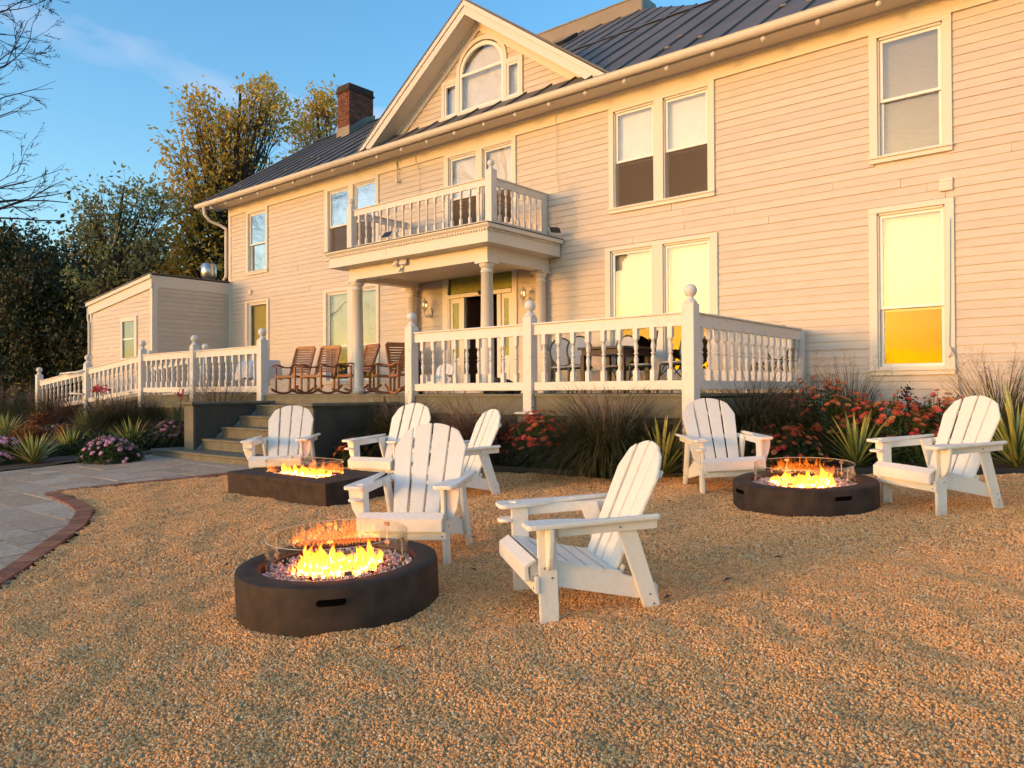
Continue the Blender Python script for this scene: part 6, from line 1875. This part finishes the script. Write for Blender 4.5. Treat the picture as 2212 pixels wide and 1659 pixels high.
tree('golden_tree', 'smaller golden tree seen just left of the chimney', tbase(690, d), at(690, 200, d).z,
     [CR(695, 245, d, 32, 45, 16), CR(655, 270, d, 30, 30, 9), CR(690, 310, d, 50, 40, 14)], 'goldleaf', .21, 60, seed=5, sigma=.36)
d = 27
tree('young_tree', 'thin green leaved tree with sky showing through left of the golden tree', tbase(262, d), at(262, 400, d).z,
     [CR(255, 430, d, 70, 38, 15), CR(330, 440, d, 42, 45, 10), CR(200, 475, d, 40, 50, 9), CR(270, 520, d, 90, 55, 22), CR(250, 600, d, 90, 50, 24)], 'treegreen', .19, 46, seed=8, tr=.12, sigma=.36)
d = 30
for i, (px, py, rx, ry, k, lab) in enumerate((
    (5, 590, 70, 95, 34, 'dark evergreen tree at the left edge under the bare branches'),
    (75, 640, 60, 100, 34, 'dark evergreen tree second from the left edge'),
    (140, 690, 60, 90, 32, 'dark tree with lower crown between the evergreen and the thin green tree'),
    (205, 700, 60, 80, 28, 'dark tree behind the annex roof edge'))):
    dd = d-1.5*(i % 2)
    tree('dark_tree', lab, tbase(px, dd), at(px, py-ry*.9, dd).z,
         [CR(px, py, dd, rx, ry, k), CR(px, min(py+90, 760), dd, rx*1.1, ry*.8, k)], 'conifer', .17, 240, .5, seed=20+i, sigma=.5)
dd = 34
P = []
for i in range(420):
    px = rng.uniform(-160, 560); top = 560+40*math.sin(px*.02)+25*math.sin(px*.05)
    py = rng.uniform(top, 850); c = at(px, py, dd+rng.uniform(-1.5, 4))
    P.append(np.array(c)+rng.normal(0, .8, (150, 3)))
P = np.concatenate(P)
o = addnp('far_wood', leaf_cloud(P, .26, .55, .1), 'conifer', None, (0, 0, 0), 'stuff')
tag(o, 'dark mass of woodland behind the garden at the left', 'woodland')

# bare tree reaching in from the left
def bare_tree(name, lab, base, height, lean, seed, spread=1.0, levels=6, reach=99, zlow=-9):
    q = random.Random(seed); b = Vector(base)
    t = plantobj(name, lab, 'tree', base)
    trunk = MB(); br = MB(); tw = []
    def grow(p, d, L_, r, lv, mb):
        pts = [p]; rs = [r]; n = 4 if lv > 1 else 5
        dd = d.copy(); far = (p-b).xy.length
        if far > reach*.55: L_ *= .62
        end_ = far+L_*.5 > reach or lv >= levels
        for i in range(n):
            dd = (dd+Vector((q.gauss(0, .16), q.gauss(0, .16), q.gauss(.02, .12)))).normalized()
            p = p+dd*(L_/n); pts.append(p); rs.append(r*(1-(.93 if end_ else .42)*(i+1)/n))
        mb.tube(pts, rs, 6 if lv < 2 else (4 if lv < 4 else 3), cap=False)
        if lv >= levels or (p-b).xy.length > reach or p.z < zlow: return
        k = 3 if lv < levels-1 else 4
        if end_ and lv < levels-1: lv = levels-2; k = 5
        for j in range(k):
            i = n if j == 0 else q.randrange(1, n+1)
            ang = q.uniform(.35, .85) if j else q.uniform(.1, .35)
            ax = Vector((q.gauss(0, 1), q.gauss(0, 1), q.gauss(0, .6))).normalized()
            nd = (Matrix.Rotation(ang*spread, 3, ax) @ dd).normalized()
            nd = (nd+Vector(lean)*.10).normalized()
            grow(pts[i], nd, L_*q.uniform(.62, .82), max(rs[i]*.66, .0045), lv+1, br)
    h0 = height*.40
    trunk.tube([b, b+Vector((.05, 0, h0*.5)), b+Vector((0, .05, h0)), b+Vector((.1, 0, height*.55)), b+Vector((0, 0, height*.8))], [.24, .20, .16, .10, .03], 8, cap=False)
    trunk.build('trunk', M_['twig'], t)
    for i in range(14):
        z = h0*.85+i*height*.038; a = i*2.4
        dr = Vector((math.cos(a), math.sin(a), .35))+Vector(lean)*.9
        grow(b+Vector((0, 0, z)), dr.normalized(), height*.17, .042*(1-i*.05), 1, br)
    br.build('branches', M_['twig'], t)['kind'] = 'stuff'
    return t
b = at(-235, 840, 13.5)
bare_tree('bare_tree', 'bare dark branched tree reaching into the picture from the left edge', (b.x, b.y, G(b.y)), 11.5, (r2.x, r2.y, .15), 12, 1.0, 7, 2.7, 4.3)
b2 = (-35.5, -3.0, -.4)
bare_tree('bare_tree', 'bare tree across the yard, mirrored as dark branches in the upper left windows', b2, 17, (.1, .1, .1), 31, 1.0, 6)
